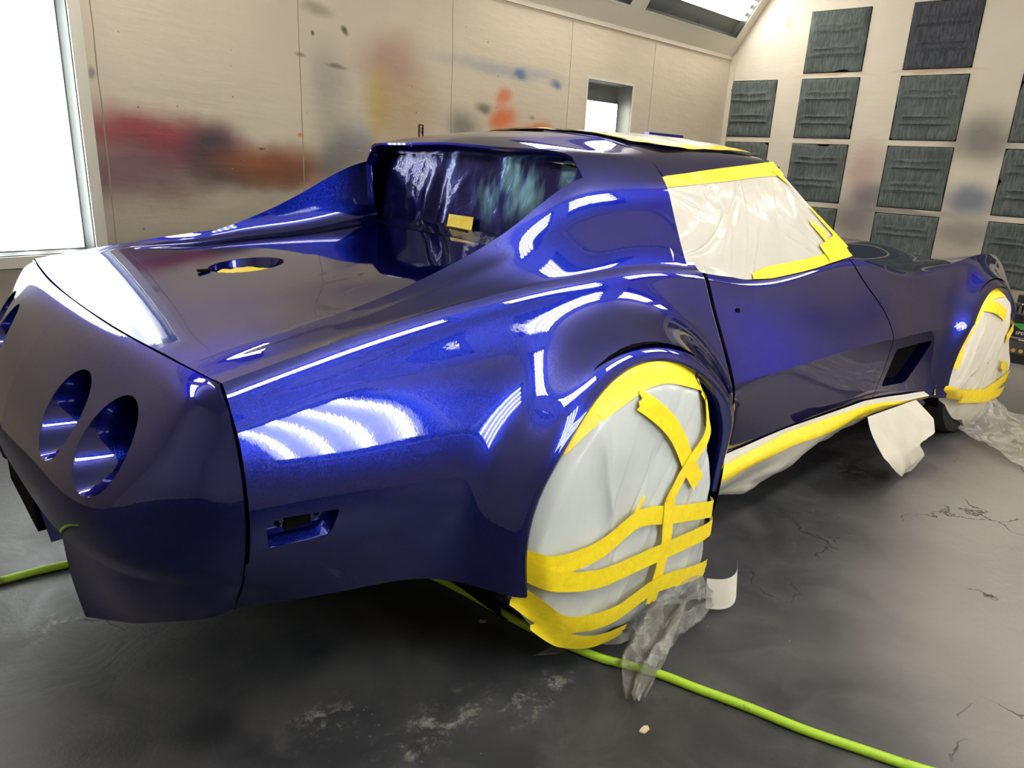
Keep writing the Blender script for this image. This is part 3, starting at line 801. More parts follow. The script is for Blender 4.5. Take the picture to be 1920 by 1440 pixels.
# lower edge of the face between the pods
fe = [G[-1][i] for i in range(us[0]+1)]
bump_mb.grid([list(fe), [(x+.006, y, z-.006) for x, y, z in fe], [(x+.03, y, z-.004) for x, y, z in fe], [(x+.2, y, z+.0) for x, y, z in fe]])
bump_mb.mirror_y()
bm = bmesh.new(); vs = [bm.verts.new(v) for v in bump_mb.v]
for f in bump_mb.f:
    try: bm.faces.new([vs[i] for i in f])
    except ValueError: pass
bmesh.ops.remove_doubles(bm, verts=bm.verts, dist=3e-4); bmesh.ops.recalc_face_normals(bm, faces=bm.faces)
LR = .079
LPOS = [(-.547, .664), (-.348, .664), (.348, .664), (.547, .664)]
lamp_loops = []
for (ly, lz) in LPOS:
    def li(c): return math.hypot(c.y-ly, c.z-lz) < LR
    def ls(c, n):
        d = Vector((c.y-ly, c.z-lz)); q = d.normalized()*LR; dy = q.x-d.x; dz = q.y-d.y
        dx = -(n.y*dy+n.z*dz)/n.x if abs(n.x) > .2 else 0
        return Vector((c.x+dx, ly+q.x, lz+q.y))
    lamp_loops.append(order_pts(cut(bm, li, ls, lambda c: c.x < -.94 and abs(c.y-ly) < .12)))
bo = bm_obj('bumper_cover', bm, PAINT, car, sharp=38, weld=0)
for (ly, lz), lp in zip(LPOS, lamp_loops):
    def st(k, sc, dx): return lambda p: Vector((p.x*(1-k) + (-.985+dx)*k, ly+(p.y-ly)*sc, lz+(p.z-lz)*sc))
    m = ring_pocket(lp, [st(0, 1, 0), st(.04, .985, 0), st(.5, .97, 0.03), st(1, .95, .06), st(1, .93, .11)], True)
    o = m.build('tail_light_socket', PAINT, bo, sharp=45)
    m = MB(); m.tube([(-.876, ly, lz), (-.872, ly, lz)], LR*.92, 40); m.build('socket_shade_disc', BLACK, o)  # black disc stands in for the shade deep inside the socket
# licence plate box below the face
m = MB()
a = [(-1.112, -.2), (-1.112, .2), (-1.02, .19), (-1.02, -.19)]
lo = [(-1.098, -.19, .335), (-1.098, .19, .335), (-1.0, .18, .335), (-1.0, -.18, .335)]
m.grid([[(x, y, .480) for x, y in a], [(x+.003, y*.985, .41) for x, y in a], lo], close=True)
n0 = len(m.v); m.v += lo; m.f.append((n0, n0+1, n0+2, n0+3))
lb_ = m.build('licence_plate_box', PAINT, bo, sharp=30)
m = MB(); m.box((-1.1155, -.165, .355), (-1.099, .165, .468)); m.build('plate_recess', BLACK, lb_, smooth=False)

# ---- doors
def gapF(z): return pchip([.2, .45, .60, .65, .70, .76, .81, .87], [1.558, 1.562, 1.556, 1.538, 1.505, 1.448, 1.408, 1.383], z)
sd_ = np.concatenate([np.linspace(0, .62, 64), np.linspace(.62, 1, 40)[1:]])
zr = side_pt(np.full_like(sd_, 1.45), sd_)[:, 2]
def door(sgn):
    xf = gapF(zr)-.003; cols = []
    for u in np.linspace(0, 1, 90):
        cols.append(side_pt(.467 + (xf-.467)*u, sd_))
    m = MB(); m.grid(cols)
    # door top rolled to the inner belt
    top = [c[0] for c in cols]
    m.grid([top, [(x, y-.006, z+.001) for x, y, z in top], [(x, y-.025, z-.002) for x, y, z in top], [(x, y-.04, z-.03) for x, y, z in top]])
    for e in (cols[0], cols[-1]): m.grid([e, [(x, y-.004, z) for x, y, z in e], [(x, y-.04, z) for x, y, z in e]])
    bt = [c[-1] for c in cols]; m.grid([bt, [(x, y-.01, z-.003) for x, y, z in bt], [(x, y-.08, z) for x, y, z in bt]])
    m.v = [(x, y*sgn, z) for x, y, z in m.v]
    o = m.build('door', PAINT, car, sharp=26)
    p = side_pt([.58], [.30])[0]
    q = MB(); q.tube([(p[0], (p[1]-.004)*sgn, p[2]), (p[0], (p[1]+.0015)*sgn, p[2])], .010, 16); q.build('lock_hole', BLACK, o)
    return o
door(-1); door(1)
# rocker panels below the doors
for sg in (-1, 1):
    m = MB(); xs = np.linspace(.40, 2.08, 40); rows = []
    for x in xs:
        k = KL(x)[0]; rows.append([(x, sg*(k[0]-.012), k[1]+.02), (x, sg*(k[0]-.02), k[1]-.03), (x, sg*(k[0]-.05), k[1]-.10), (x, sg*(k[0]-.12), k[1]-.12)])
    m.grid(rows); m.build('rocker_panel', PAINT, car)

# ---- front body: fenders and hood
XN = 3.55
fs = ARCH[1]; spf = solve_s(fs[0]-fs[1], fs[2]); spn = solve_s(fs[0]+fs[1], fs[2])
front = MB()
sA = np.concatenate([vrow(NR)*spf, spf+(1-spf)*vrow(23)[1:]])
zA = side_pt(np.full_like(sA, 1.5), sA)[:, 2]; xa0 = gapF(zA)+.003
xend = fs[0]-fs[1]
colsA = [side_pt(xa0 + (xend-xa0)*u, sA) for u in np.linspace(0, 1, 84)]
colsB = arch_cols(1); colsC = side_cols(list(np.linspace(fs[0]+fs[1], XN, 44)), spn)
front.grid(colsA); front.grid(colsB); front.grid(colsC)
loop = [tuple(p) for p in colsA[-1][NR-1:][::-1]] + [tuple(c[-1]) for c in colsB[1:-1]] + [tuple(p) for p in colsC[0][NR-1:]]
lip(front, loop, fs[0], fs[2])
e = colsA[0]; front.grid([e, [(x-.001, y-.004, z) for x, y, z in e], [(x, y-.04, z) for x, y, z in e]])
e = [c[-1] for c in colsA]; front.grid([e, [(x, y-.01, z-.003) for x, y, z in e], [(x, y-.08, z) for x, y, z in e]])
XH = [1.38, 1.6, 1.87, 2.15, 2.45, 2.70, 3.0, 3.3, 3.55]
HV = Spl(XH, [(.52,.866),(.52,.838),(.51,.790),(.50,.776),(.50,.776),(.50,.770),(.49,.735),(.46,.655),(.38,.54)])
HE = Spl(XH, [(.40,.872),(.38,.852),(.36,.815),(.345,.796),(.34,.790),(.33,.782),(.32,.748),(.30,.668),(.26,.545)])
HB = Spl(XH, [(.28,.878),(.27,.866),(.25,.850),(.235,.838),(.22,.826),(.21,.812),(.20,.772),(.18,.688),(.16,.55)])
HC = Spl(XH, [(0,.882),(0,.873),(0,.860),(0,.848),(0,.836),(0,.822),(0,.781),(0,.695),(0,.553)])
TH = [0, .22, .45, .7, 1.0]; SH = np.linspace(0, 1, 60); BH = basis(TH, SH)
def hood_row(x):
    # start with a slope that continues the fender crown over the crest
    P = np.array([CREST(x)[0], HV(x)[0], HE(x)[0], HB(x)[0], HC(x)[0]])
    q = BH @ P; return [(x, y, z) for y, z in q]
xh = [c[0][0] for c in colsA] + [c[0][0] for c in colsB[1:]] + [c[0][0] for c in colsC[1:]]
front.grid([hood_row(x) for x in xh])
nose = [c for c in colsC[-1]]
hr = hood_row(XN)[::-1] + [tuple(p) for p in nose[1:]]
front.grid([hr, [(x+.035, y*.97, .42+(z-.42)*.75) for x, y, z in hr], [(x+.045, y*.9, .40+(z-.40)*.2) for x, y, z in hr], [(x+.045, 0, .40) for x, y, z in hr]])
front.mirror_y()
bm = bmesh.new(); vs = [bm.verts.new(v) for v in front.v]
for f in front.f:
    try: bm.faces.new([vs[i] for i in f])
    except ValueError: pass
bmesh.ops.remove_doubles(bm, verts=bm.verts, dist=3e-4); bmesh.ops.recalc_face_normals(bm, faces=bm.faces)
VENT = round_poly([(1.615,.522),(1.965,.516),(1.815,.352),(1.60,.368)], .025, 6)
vin, vnear = poly_fn(VENT)
vent_loops = [side_cut(bm, vin, vnear, sg, (1.57, 2.02)) for sg in (-1, 1)]
bm_obj('front_body', bm, PAINT, car, sharp=32, weld=0)
for lp, sg in zip(vent_loops, (-1, 1)):
    cx = sum(p.x for p in lp)/len(lp); cz = sum(p.z for p in lp)/len(lp)
    m = ring_pocket(lp, [lambda p: p, lambda p: Vector((p.x, p.y-sg*.004, p.z)), lambda p: Vector((cx+(p.x-cx)*.94+.015, p.y-sg*.03, cz+(p.z-cz)*.92)), lambda p: Vector((cx+(p.x-cx)*.9+.03, p.y-sg*.09, cz+(p.z-cz)*.88))], False)
    o = m.build('fender_vent', PAINT, car, sharp=40)
    m = ring_pocket(lp, [lambda p: Vector((cx+(p.x-cx)*.92+.02, p.y-sg*.045, cz+(p.z-cz)*.9))], True); m.build('vent_cavity', BLACK, o)

# ---- roof panels, windscreen frame
def tpanel(x, s):
    """roof section between hoop and windscreen header (right half)"""
    xs_ = [.41, .6, .8, 1.0, 1.1]
    O = Spl(xs_, [(.538,1.128),(.524,1.146),(.512,1.162),(.500,1.178),(.494,1.184)])
    A = Spl(xs_, [(.495,1.163),(.487,1.176),(.478,1.187),(.468,1.192),(.462,1.190)])
    B = Spl(xs_, [(.42,1.200),(.415,1.208),(.41,1.212),(.405,1.207),(.40,1.200)])
    D = Spl(xs_, [(.22,1.2345),(.22,1.240),(.22,1.240),(.22,1.230),(.22,1.219)])
    E = Spl(xs_, [(0,1.244),(0,1.249),(0,1.249),(0,1.238),(0,1.226)])
    P = np.array([O(x)[0], A(x)[0], B(x)[0], D(x)[0], E(x)[0]])
    q = basis([0, .13, .3, .65, 1], s) @ P
    return [(x, y, z) for y, z in q]
for sg in (-1, 1):
    m = MB(); s = np.linspace(0, .93, 36); rows = [tpanel(x, s) for x in np.linspace(.416, 1.03, 30)]
    tip = rows[-1]
    # front end tapers to the pointed header corner
    for k, dx in ((.35, .012), (.75, .022)):
        rows.append([(x+dx*(1+2.5*(1-i/35)), y, z-.012*k*(1)-.004) for i, (x, y, z) in enumerate(tip)])
    m.grid(rows)
    lo_ = [r[0] for r in rows]; m.grid([lo_, [(x, y-.003, z-.006) for x, y, z in lo_], [(x, y-.03, z-.010) for x, y, z in lo_]])
    r0 = rows[0]; m.grid([r0, [(x-.002, y, z-.005) for x, y, z in r0], [(x, y*.98, z-.03) for x, y, z in r0]])
    m.v = [(x, y*sg, z) for x, y, z in m.v]
    m.build('roof_panel', PAINT, car, sharp=40)
for sg in (-1, 1):
    m = MB(); m.tube([(1.385, .625*sg, .86), (1.25, .575*sg, .985), (1.12, .515*sg, 1.115), (1.05, .475*sg, 1.168), (1.03, .40*sg, 1.180), (1.02, .2*sg, 1.195), (1.02, 0, 1.20)], .020, 8); m.build('windscreen_pillar', PAINT, car)
# ---- dark interior, light-blocking floor pan, wheel wells, tyres
m = MB(); m.box((-.86, -.62, .40), (.40, .62, .78)); m.box((.36, -.66, .20), (2.05, .66, .66)); m.box((2.05, -.45, .22), (3.40, .45, .62)); m.build('underbody_light_block', BLACK, car, smooth=False)  # plain black boxes added to block light under the car
m = MB(); m.box((.2, -.44, .66), (.24, .44, 1.12)); m.box((1.30, -.60, .6), (1.34, .60, .80)); m.build('cabin_bulkhead', BLACK, car, smooth=False)
for (xc, R, zc) in ARCH:
    for sg in (-1, 1):
        m = MB(); R2 = R+.03; rows = []
        for y in (.85, .50):
            rows.append([(xc+R2*math.cos(t), y*sg, max(zc+R2*math.sin(t), .20)) for t in np.linspace(-.45, PI+.45, 40)])
        m.grid(rows); n0 = len(m.v); m.v += rows[1]; m.f.append(tuple(range(n0, n0+40)))
        m.build('wheel_well', BLACK, car, sharp=60)
        t = MB(); prof = [(.20, .045), (.30, .0), (.335, .012), (.346, .05), (.346, .19), (.335, .225), (.20, .22)]
        rr = [[(xc+r*math.cos(a), sg*(.855-w), .346+r*math.sin(a)) for r, w in prof] for a in np.linspace(0, 2*PI, 49)]
        t.grid(rr); ty = t.build('tyre', RUBBER, car, sharp=50)
        t = MB(); hub = [(xc+.2*math.cos(a), sg*.80, .346+.2*math.sin(a)) for a in np.linspace(0, 2*PI, 32, endpoint=False)]
        t.v += hub; t.f.append(tuple(range(32))); t.tube([(xc, sg*.80, .346), (xc, sg*.82, .346)], .05, 16); t.build('wheel_rim', simple('rim_grey', (.2, .2, .2), .4, .8) if 'rim_grey' not in bpy.data.materials else bpy.data.materials['rim_grey'], ty, smooth=False)

# ------------------------------------------------------------------ masking on the car (own things, in car coordinates under their own Empties)
def cthing(name, label, cat): return thing(name, label, cat, (0, 0, 0), -AC)
def ribbon(surf, pts, w, off, n=14, ends=.12):
    """tape strip on a surface function surf(a,b)->Vector; pts in (a,b)"""
    P = catmull(pts, np.linspace(0, 1, max(6, n*(len(pts)-1)))) if len(pts) > 2 else np.array([np.array(pts[0])*(1-t)+np.array(pts[1])*t for t in np.linspace(0, 1, n)])
    rows = []
    for i in range(len(P)):
        d = P[min(i+1, len(P)-1)]-P[max(i-1, 0)]; d = d/(np.linalg.norm(d)+1e-9); nn = np.array([-d[1], d[0]])
        row = []
        for k in np.linspace(-1, 1, 6):
            jag = 0
            if i in (0, len(P)-1): jag = .004*math.sin(k*9+i)
            q = P[i] + nn*k*w/2 + d*jag
            v = surf(q[0], q[1]); wv = .0012*fbm((q[0]*22, q[1]*22, 3.3), 3)
            row.append(tuple(v + off*(1+0*wv) + off.normalized()*wv))
        rows.append(row)
    m = MB(); m.grid(rows); return m

def make_folds(seed, n, box, ang, spread, length=(.15, .5)):
    r = random.Random(seed); out = []
    for _ in range(n):
        a = r.uniform(box[0], box[1]); b = r.uniform(box[2], box[3]); t = ang + r.uniform(-spread, spread); L = r.uniform(*length)
        out.append((a, b, math.cos(t), math.sin(t), L, r.uniform(.5, 1.)*r.choice((1, 1, -1)), r.uniform(.006, .016)))
    return out
def fold_h(folds, a, b):
    h = 0
    for (p, q, c, s_, L, A, w) in folds:
        t = ((a-p)*c + (b-q)*s_)/L
        if -1 < t < 1:
            d = abs(-(a-p)*s_ + (b-q)*c)
            h += A*math.exp(-d/w)*(1-t*t)
    return h
def wheel_mask(label, xc, yface, outline, tapes, seed, mat_, cx=None, cz=None, wr=.012):
    t = cthing('wheel_masking', label, 'masking'); t['group'] = 'masked wheels'
    O = np.array(outline); c = np.array([cx, cz]); ang = np.arctan2(O[:, 1]-c[1], O[:, 0]-c[0]); idx = np.argsort(ang)
    A = ang[idx]; Rr = np.hypot(O[idx, 0]-c[0], O[idx, 1]-c[1])
    A3 = np.concatenate([A-2*PI, A, A+2*PI]); R3 = np.concatenate([Rr]*3)
    def rad(a): return float(np.interp(a, A3, R3))
    def y_at(x, z, tape=False):
        a = math.atan2(z-c[1], x-c[0]); r = min(1.0, math.hypot(x-c[0], z-c[1])/rad(a))
        b = .030*(1-r**5) - .040*float(smooth01(.84, 1, r))*float(smooth01(.12, .30, z))
        rid = noise.ridged_multi_fractal(Vector((x*5+seed, z*3.2-seed, seed)), 1.0, 2.0, 4, 1.0, 2.0)
        wv = wr*(fbm((x*4+seed, z*3, seed), 2)) + wr*.22*(rid-1.0)
        if tape: wv = wr*.55*fbm((x*4+seed, z*3, seed), 2) - wr*.35
        fold = wr*.7*math.sin(9*(x*.8+z*.6)+3*fbm((x*2, z*2, seed+4), 2))*max(0, .6-z)
        fo = 0 if tape else .007*fold_h(folds, x, z)*min(1, (1-r)*8)
        return yface - b - (wv+fold)*(1-.3*r) - fo
    folds = make_folds(int(seed), 16, (O[:, 0].min()+.1, O[:, 0].max()-.08, O[:, 1].min()+.1, O[:, 1].max()-.12), 1.35, .5) + make_folds(int(seed)+50, 12, (O[:, 0].min()+.03, O[:, 0].min()+.35, O[:, 1].min()+.1, O[:, 1].min()+.32), .3, .9, (.06, .18))
    rows = []
    TH_ = np.linspace(-PI, PI, 221)[:-1]
    for r in list(np.linspace(.01, 1, 90)):
        rows.append([(c[0]+r*rad(a)*math.cos(a), 0, c[1]+r*rad(a)*math.sin(a)) for a in TH_])
    rows = [[(x, y_at(x, z), z) for x, y, z in row] for row in rows]
    e = rows[-1]
    def shr(k, dy): return [(c[0]+(x-c[0])*k, y+dy, max(.008, c[1]+(z-c[1])*(k if z > .18 else 1-(1-k)*.3))) for x, y, z in e]
    rows += [shr(.985, .02), shr(.93, .09), shr(.86, .18)]
    m = MB(); m.grid(rows, close=True); m.build('paper_sheet', mat_, t, sharp=60)
    off = Vector((0, -.011, 0))
    for k, (w, pts) in enumerate(tapes):
        rb_ = ribbon(lambda a, b: Vector((a, y_at(a, b, True), b)), pts, w, off*(1+.22*k), 12)
        rb_.build('tape_strip', TAPE, t, sharp=60)
    return t, y_at
rw_out = [(-.396,.364),(-.386,.438),(-.354,.519),(-.311,.586),(-.262,.638),(-.198,.691),(-.106,.722),(.044,.725),(.217,.668),(.25,.593),(.288,.483),(.309,.372),(.319,.275),(.31,.181),(.297,.128),(.271,.063),(.20,.035),(.121,.050),(.058,.058),(-.059,.062),(-.192,.072),(-.259,.115),(-.33,.178),(-.375,.255),(-.392,.318)]
tw = .047
rt = [(tw, [(-.292,.598),(-.263,.621),(-.219,.652),(-.155,.680),(-.07,.704),(.034,.707),(.192,.659)]),
      (tw, [(.185,.648),(.222,.590),(.250,.53)]),
      (tw, [(-.083,.670),(.014,.603),(.077,.536),(.122,.470),(.175,.405)]),
      (.036, [(.190,.625),(.197,.536),(.14,.486),(.077,.425),(.050,.383),(.046,.345)]),
      (.012, [(-.052,.437),(-.083,.40),(-.139,.367)]),
      (tw, [(.285,.300),(.17,.33),(.058,.357),(-.067,.385),(-.139,.367),(-.225,.350),(-.323,.353),(-.385,.370)]),
      (.042, [(.045,.40),(.045,.342),(.046,.277),(.031,.208),(.022,.125)]),
      (tw, [(.292,.253),(.164,.259),(-.03,.272),(-.182,.281),(-.319,.316),(-.388,.350)]),
      (tw, [(.262,.135),(.114,.165),(.005,.178),(-.112,.162),(-.24,.180),(-.309,.207),(-.360,.255),(-.390,.285)]),
      (.04, [(-.065,.082),(-.13,.094),(-.197,.109),(-.28,.150),(-.345,.212)])]
rwm, rw_y = wheel_mask('white paper and clear film taped over the rear wheel with crossing yellow strips', 0, -.888, rw_out, rt, 3.0, PAPER, -.06, .36, .013)
m = MB(); m.grid([[(.275+.085*u-.02*v, -.93-.05*math.sin(u*2.4)-.02*v, .095-.075*v+.045*u*u) for v in np.linspace(0, 1, 8)] for u in np.linspace(0, 1, 16)]); m.build('paper_corner', PAPER2, rwm)
fw_out = [(2.07,.285),(2.085,.315),(2.108,.379),(2.166,.476),(2.217,.584),(2.312,.661),(2.421,.696),(2.59,.691),(2.768,.590),(2.895,.404),(2.954,.258),(2.92,.194),(2.90,.137),(2.80,.07),(2.70,.03),(2.415,.09),(2.196,.200)]
ft = [(.05, [(2.123,.386),(2.167,.467),(2.221,.560),(2.327,.652),(2.45,.685),(2.60,.676)]),
      (.05, [(2.308,.640),(2.42,.62),(2.56,.570)]), (.05, [(2.80,.500),(2.72,.48),(2.64,.45)]),
      (.05, [(2.05,.295),(2.212,.255),(2.40,.225),(2.479,.212),(2.65,.225),(2.87,.245)]), (.045, [(2.222,.234),(2.42,.205),(2.575,.183),(2.72,.175),(2.84,.18),(2.86,.24)]), (.045, [(2.636,.337),(2.70,.315),(2.748,.293)])]
fwm, fw_y = wheel_mask('cream film-covered paper taped over the front wheel', 2.489, -.866, fw_out, ft, 9.0, PAPER2, 2.48, .36, .012)

# rocker masking: long strip of paper under the door
t = cthing('rocker_masking', 'long white paper strip taped along the sill between the wheels', 'masking')
RTOP = lambda x: float(np.interp(x, [.47, .65, .9, 1.15, 1.48, 1.82, 2.02], [.345, .338, .342, .338, .333, .300, .29]))
RBOT = lambda x: float(np.interp(x, [.40, .52, .68, .81, 1.02, 1.27, 1.45, 1.60, 2.02], [.155, .150, .136, .115, .125, .175, .20, .225, .235]))
def rk(x, v):
    zt, zb = RTOP(x), RBOT(x); z = zt+(zb-zt)*v
    k = KL(x)[0]
    y = -(k[0]+.010+.030*smooth01(0, .25, v)-.10*v*v) - .014*fbm((x*6, v*2.0, 5.), 2)*v - .010*(noise.ridged_multi_fractal(Vector((x*5, v*2.2, 3.)), 1.0, 2.0, 2, 1.0, 2.0)-1)*v - .012*v*math.sin(11*x+5*v)
    return Vector((x, float(y), z + .006*fbm((x*9, 1, 1))*v))
m = MB(); m.grid([[tuple(rk(x, v)) for v in np.linspace(0, 1, 22)] for x in np.linspace(.41, 1.98, 110)]); m.build('paper_sheet', PAPER2, t, sharp=60)
m = ribbon(rk, [(.43, .22), (.66, .20), (.92, .22), (1.23, .24), (1.5, .22), (1.80, .30), (1.98, .45)], .0, Vector((0, -.004, 0)))
# ribbon is laid across v, so build it directly
m = MB(); m.grid([[tuple(rk(x, float(v0+dv*k/5)) + Vector((0, -.005, 0))) for k in range(6)] for x in np.linspace(.42, 2.0, 90) for v0, dv in [(float(np.interp(x, [.42, .9, 1.2, 1.6, 2.0], [.12, .05, .06, .12, .30])), float(.046/(RTOP(x)-RBOT(x))))]])
m.build('tape_strip', TAPE, t, sharp=60)
fl = cthing('paper_flap', 'loose crumpled flap of cream masking paper hanging below the door front', 'paper')
FT = [0, .25, .45, .6, .8, 1.]
FLL = np.array([(1.40,.300),(1.335,.25),(1.36,.18),(1.42,.13),(1.50,.08),(1.575,.045)]); FLR = np.array([(1.865,.280),(1.895,.213),(1.85,.170),(1.71,.150),(1.79,.085),(1.70,.036)])
def flap():
    rows = []
    for v in np.linspace(0, 1, 40):
        L = np.array([np.interp(v, FT, FLL[:, k]) for k in (0, 1)]); R = np.array([np.interp(v, FT, FLR[:, k]) for k in (0, 1)]); row = []
        for u in np.linspace(0, 1, 40):
            x, z = L*(1-u)+R*u
            rid = noise.ridged_multi_fractal(Vector((x*6, z*6, 2.)), 1.0, 2.0, 2, 1.0, 2.0)
            row.append((x, -.835 - .11*math.sin(v*2.2) - (.016*(rid-1) + .012*math.sin(9*x+14*z))*min(1, v*4), max(z, .012)))
        rows.append(row)
    m = MB(); m.grid(rows); return m
flap().build('paper_sheet', PAPER2, fl, sharp=60)
del fl

# side window: film over paper, taped round
sw = cthing('window_masking', 'clear film and paper taped across the passenger door window', 'masking')
SWF = make_folds(21, 16, (.1, .9, .1, .9), -.95, .22, (.25, .7)) + make_folds(5, 8, (1.0, 1.5, .6, .9), 1.0, .3, (.1, .3)) + make_folds(8, 6, (.1, .5, .05, .4), .9, .5, (.1, .25))
def sw_s(u, v):
    """u rear->front, v top->bottom"""
    T = np.array([(.365,.528,1.122),(.74,.523,1.152),(1.045,.503,1.178)]); Bm = np.array([(.360,.648,.893),(.59,.672,.850),(.80,.674,.838),(1.0,.674,.846),(1.20,.670,.860),(1.385,.664,.880)])
    a = basis([0, .5, 1], u)[0] @ T; b = basis([0, .17, .39, .6, .81, 1.], u)[0] @ Bm
    p = a*(1-v)+b*v
    bow = .018*math.sin(PI*v)*math.sin(PI*min(1, u*1.02))
    x, y, z = p
    fo = .006*fold_h(SWF, u*1.6, v)
    q = (x*.55+z*.85)
    w = .006*fbm((q*7, (x-z)*1.2, 2), 2) + .0035*math.sin(30*q+4*fbm((x*2, z*2, 8), 2))*(1-.7*u)
    e = min(u, 1-u, v, 1-v); k = min(1, e/.08)
    return Vector((x, -(y+bow+(w+fo)*k*.9+.004), z))
m = MB(); m.grid([[tuple(sw_s(u, v)) for v in np.linspace(0, 1, 110)] for u in np.linspace(0, 1, 170)]); m.build('film_sheet', WINFILM, sw, sharp=60)
def tape_uv(pts, w0, n=40, off=.004, parent=sw):
    """pts: list of (u,v,halfwidth_u,halfwidth_v)"""
    rows = []; P = np.array(pts)
    for t_ in np.linspace(0, 1, n):
        q = np.array([np.interp(t_, np.linspace(0, 1, len(P)), P[:, k]) for k in range(4)])
        rows.append([tuple(sw_s(min(1.02, max(-.01, q[0]+q[2]*k)), min(1.03, max(-.02, q[1]+q[3]*k))) + Vector((0, -off+.0012*fbm((t_*30, k, 2)), 0))) for k in np.linspace(-1, 1, 6)])
    m = MB(); m.grid(rows); m.build('tape_strip', TAPE, parent, sharp=60)
tape_uv([(-.008, .055, 0, .055), (.3, .04, 0, .055), (.7, .035, 0, .06), (1.0, .04, 0, .08)], 0)
tape_uv([(.0, .10, .025, 0), (.0, .18, .025, 0), (-.005, .27, .012, 0)], 0)
tape_uv([(.30, .965, 0, .03), (.42, .955, 0, .06), (.55, .955, 0, .06), (.7, .96, 0, .055), (.82, .96, 0, .05), (1.0, .97, 0, .05)], 0)
tape_uv([(.93, .07, .035, .02), (.955, .2, .02, .03)], 0, 14, .006)
tape_uv([(.895, .58, .01, .02), (.91, .66, .04, .03), (.905, .78, .018, .0), (.90, .95, .018, .0)], 0, 24, .006)
tape_uv([(.83, .90, .0, .09), (.95, .88, 0, .10), (1.0, .85, 0, .10)], 0, 16, .007)
tape_uv([(.985, .45, .006, .0), (.99, .60, .012, .0), (1.0, .80, .014, 0), (1.0, .92, .016, 0)], 0, 20, .007)

# windscreen film (seen through the side and over the cowl)
ws = cthing('window_masking', 'film sheet taped across the windscreen', 'masking')
m = MB(); rows = []
for u in np.linspace(0, 1, 30):
    rows.append([(1.04+.36*u+.02*(1-abs(s)**2)+.01*fbm((u*4, s*4, 3)), s*(.465+.165*u), 1.188-.31*u+.008*fbm((u*5, s*5, 9))+.02*(1-s*s)*(1-u)) for s in np.linspace(-1, 1, 50)])
m.grid(rows); m.build('film_sheet', WINFILM, ws, sharp=60)
m = MB(); m.grid([[(1.405+k*.02-.03*abs(s)**3, s*.63, .883-.010*k+.004*fbm((s*9, k, 1))) for k in (-1, 0, 1)] for s in np.linspace(-1, 1, 40)]); m.build('tape_strip', TAPE, ws)
# roof masking over both roof openings
rf = cthing('roof_masking', 'white masking paper taped over the roof with yellow edges', 'masking')
def rf_s(x, y):
    p = tpanel(min(1.06, max(.41, x)), np.linspace(0, 1, 30)); Y = np.array([q[1] for q in p])[::-1]; Zz = np.array([q[2] for q in p])[::-1]
    z = float(np.interp(abs(y), Y, Zz)); return Vector((x, y, z+.007+.006*fbm((x*6, y*6, 4), 3)))
m = MB(); m.grid([[tuple(rf_s(x, s*(.375+.05*smooth01(.44, .56, x)))) for s in np.linspace(-1, 1, 60)] for x in np.linspace(.44, 1.04, 50)]); m.build('paper_sheet', PAPER2, rf, sharp=60)
for sg in (-1, 1):
    m = MB(); m.grid([[tuple(rf_s(x, sg*(.375+.05*float(smooth01(.44, .56, x))-.030+k*.014)) + Vector((0, 0, .003))) for k in range(4)] for x in np.linspace(.44, 1.04, 40)]); m.build('tape_strip', TAPE, rf)
m = MB(); m.grid([[tuple(rf_s(.436+k*.013, y) + Vector((0, 0, .003))) for k in range(4)] for y in np.linspace(-.36, .36, 40)]); m.build('tape_strip', TAPE, rf)
m = MB(); m.grid([[tuple(rf_s(1.01+k*.012, y) + Vector((0, 0, .003))) for k in range(4)] for y in np.linspace(-.42, .42, 40)]); m.build('tape_strip', TAPE, rf)

# rear window film, oversprayed blue
rv = cthing('window_masking', 'crinkled plastic film over the rear window, oversprayed dark blue', 'masking')
def rv_s(u, v):
    """u -1..1 across, v 0 top .. 1 foot, >1 runs out over the deck"""
    if v <= 1:
        hw = .478-.012*v; z = 1.163-.012*u*u*2+(.932-1.163)*v - .03*max(0, abs(u)-.8)*5*.2
        x = .165-.045*v
    else:
        k = v-1; hw = .466; x = .12-.30*k; z = float(D0(x)[0]) + .006*(1.3-v)/.3 - .016*u*u
    y = u*hw
    rid = noise.ridged_multi_fractal(Vector((y*6+1, z*5, x*3)), 1.0, 2.0, 4, 1.0, 2.0)
    f = min(1, (1-abs(u))/.06)
    tw_ = .016*math.exp(-((y-.17)/.06)**2)*math.sin(40*(y+.3*z))*min(1, v*1.2)
    d = (.0035*(rid-1) + .008*fbm((y*3, z*2, 6), 2) + tw_)*f
    return Vector((x - (d if v <= 1 else 0), y, z + ((d*.5+.003)*(1.3-v)/.3 + .001 if v > 1 else 0)))
m = MB(); m.grid([[tuple(rv_s(u, v)) for u in np.linspace(-1, 1, 110)] for v in list(np.linspace(0, 1, 50))+list(np.linspace(1, 1.30, 16)[1:])]); m.build('film_sheet', REARFILM, rv, sharp=60)
m = MB(); m.grid([[tuple(rv_s(-.145+a*.25 - .02*b, .80+b*.23) + Vector((-.014-.006*b, 0, 0))) for a in np.linspace(0, 1, 10)] for b in np.linspace(0, 1, 8)]); m.build('tape_strip', TAPE, rv)

# tape in the door gap
gp = cthing('masking_tape', 'narrow yellow tape inside the gap behind the passenger door', 'tape')
m = MB(); e = side_pt(np.full(40, .456), np.linspace(.03, .75, 40)); m.grid([[(x-.003, -(y-.016), z) for x, y, z in e], [(x+.006, -(y-.010), z) for x, y, z in e]]); m.build('tape_strip', TAPE, gp)

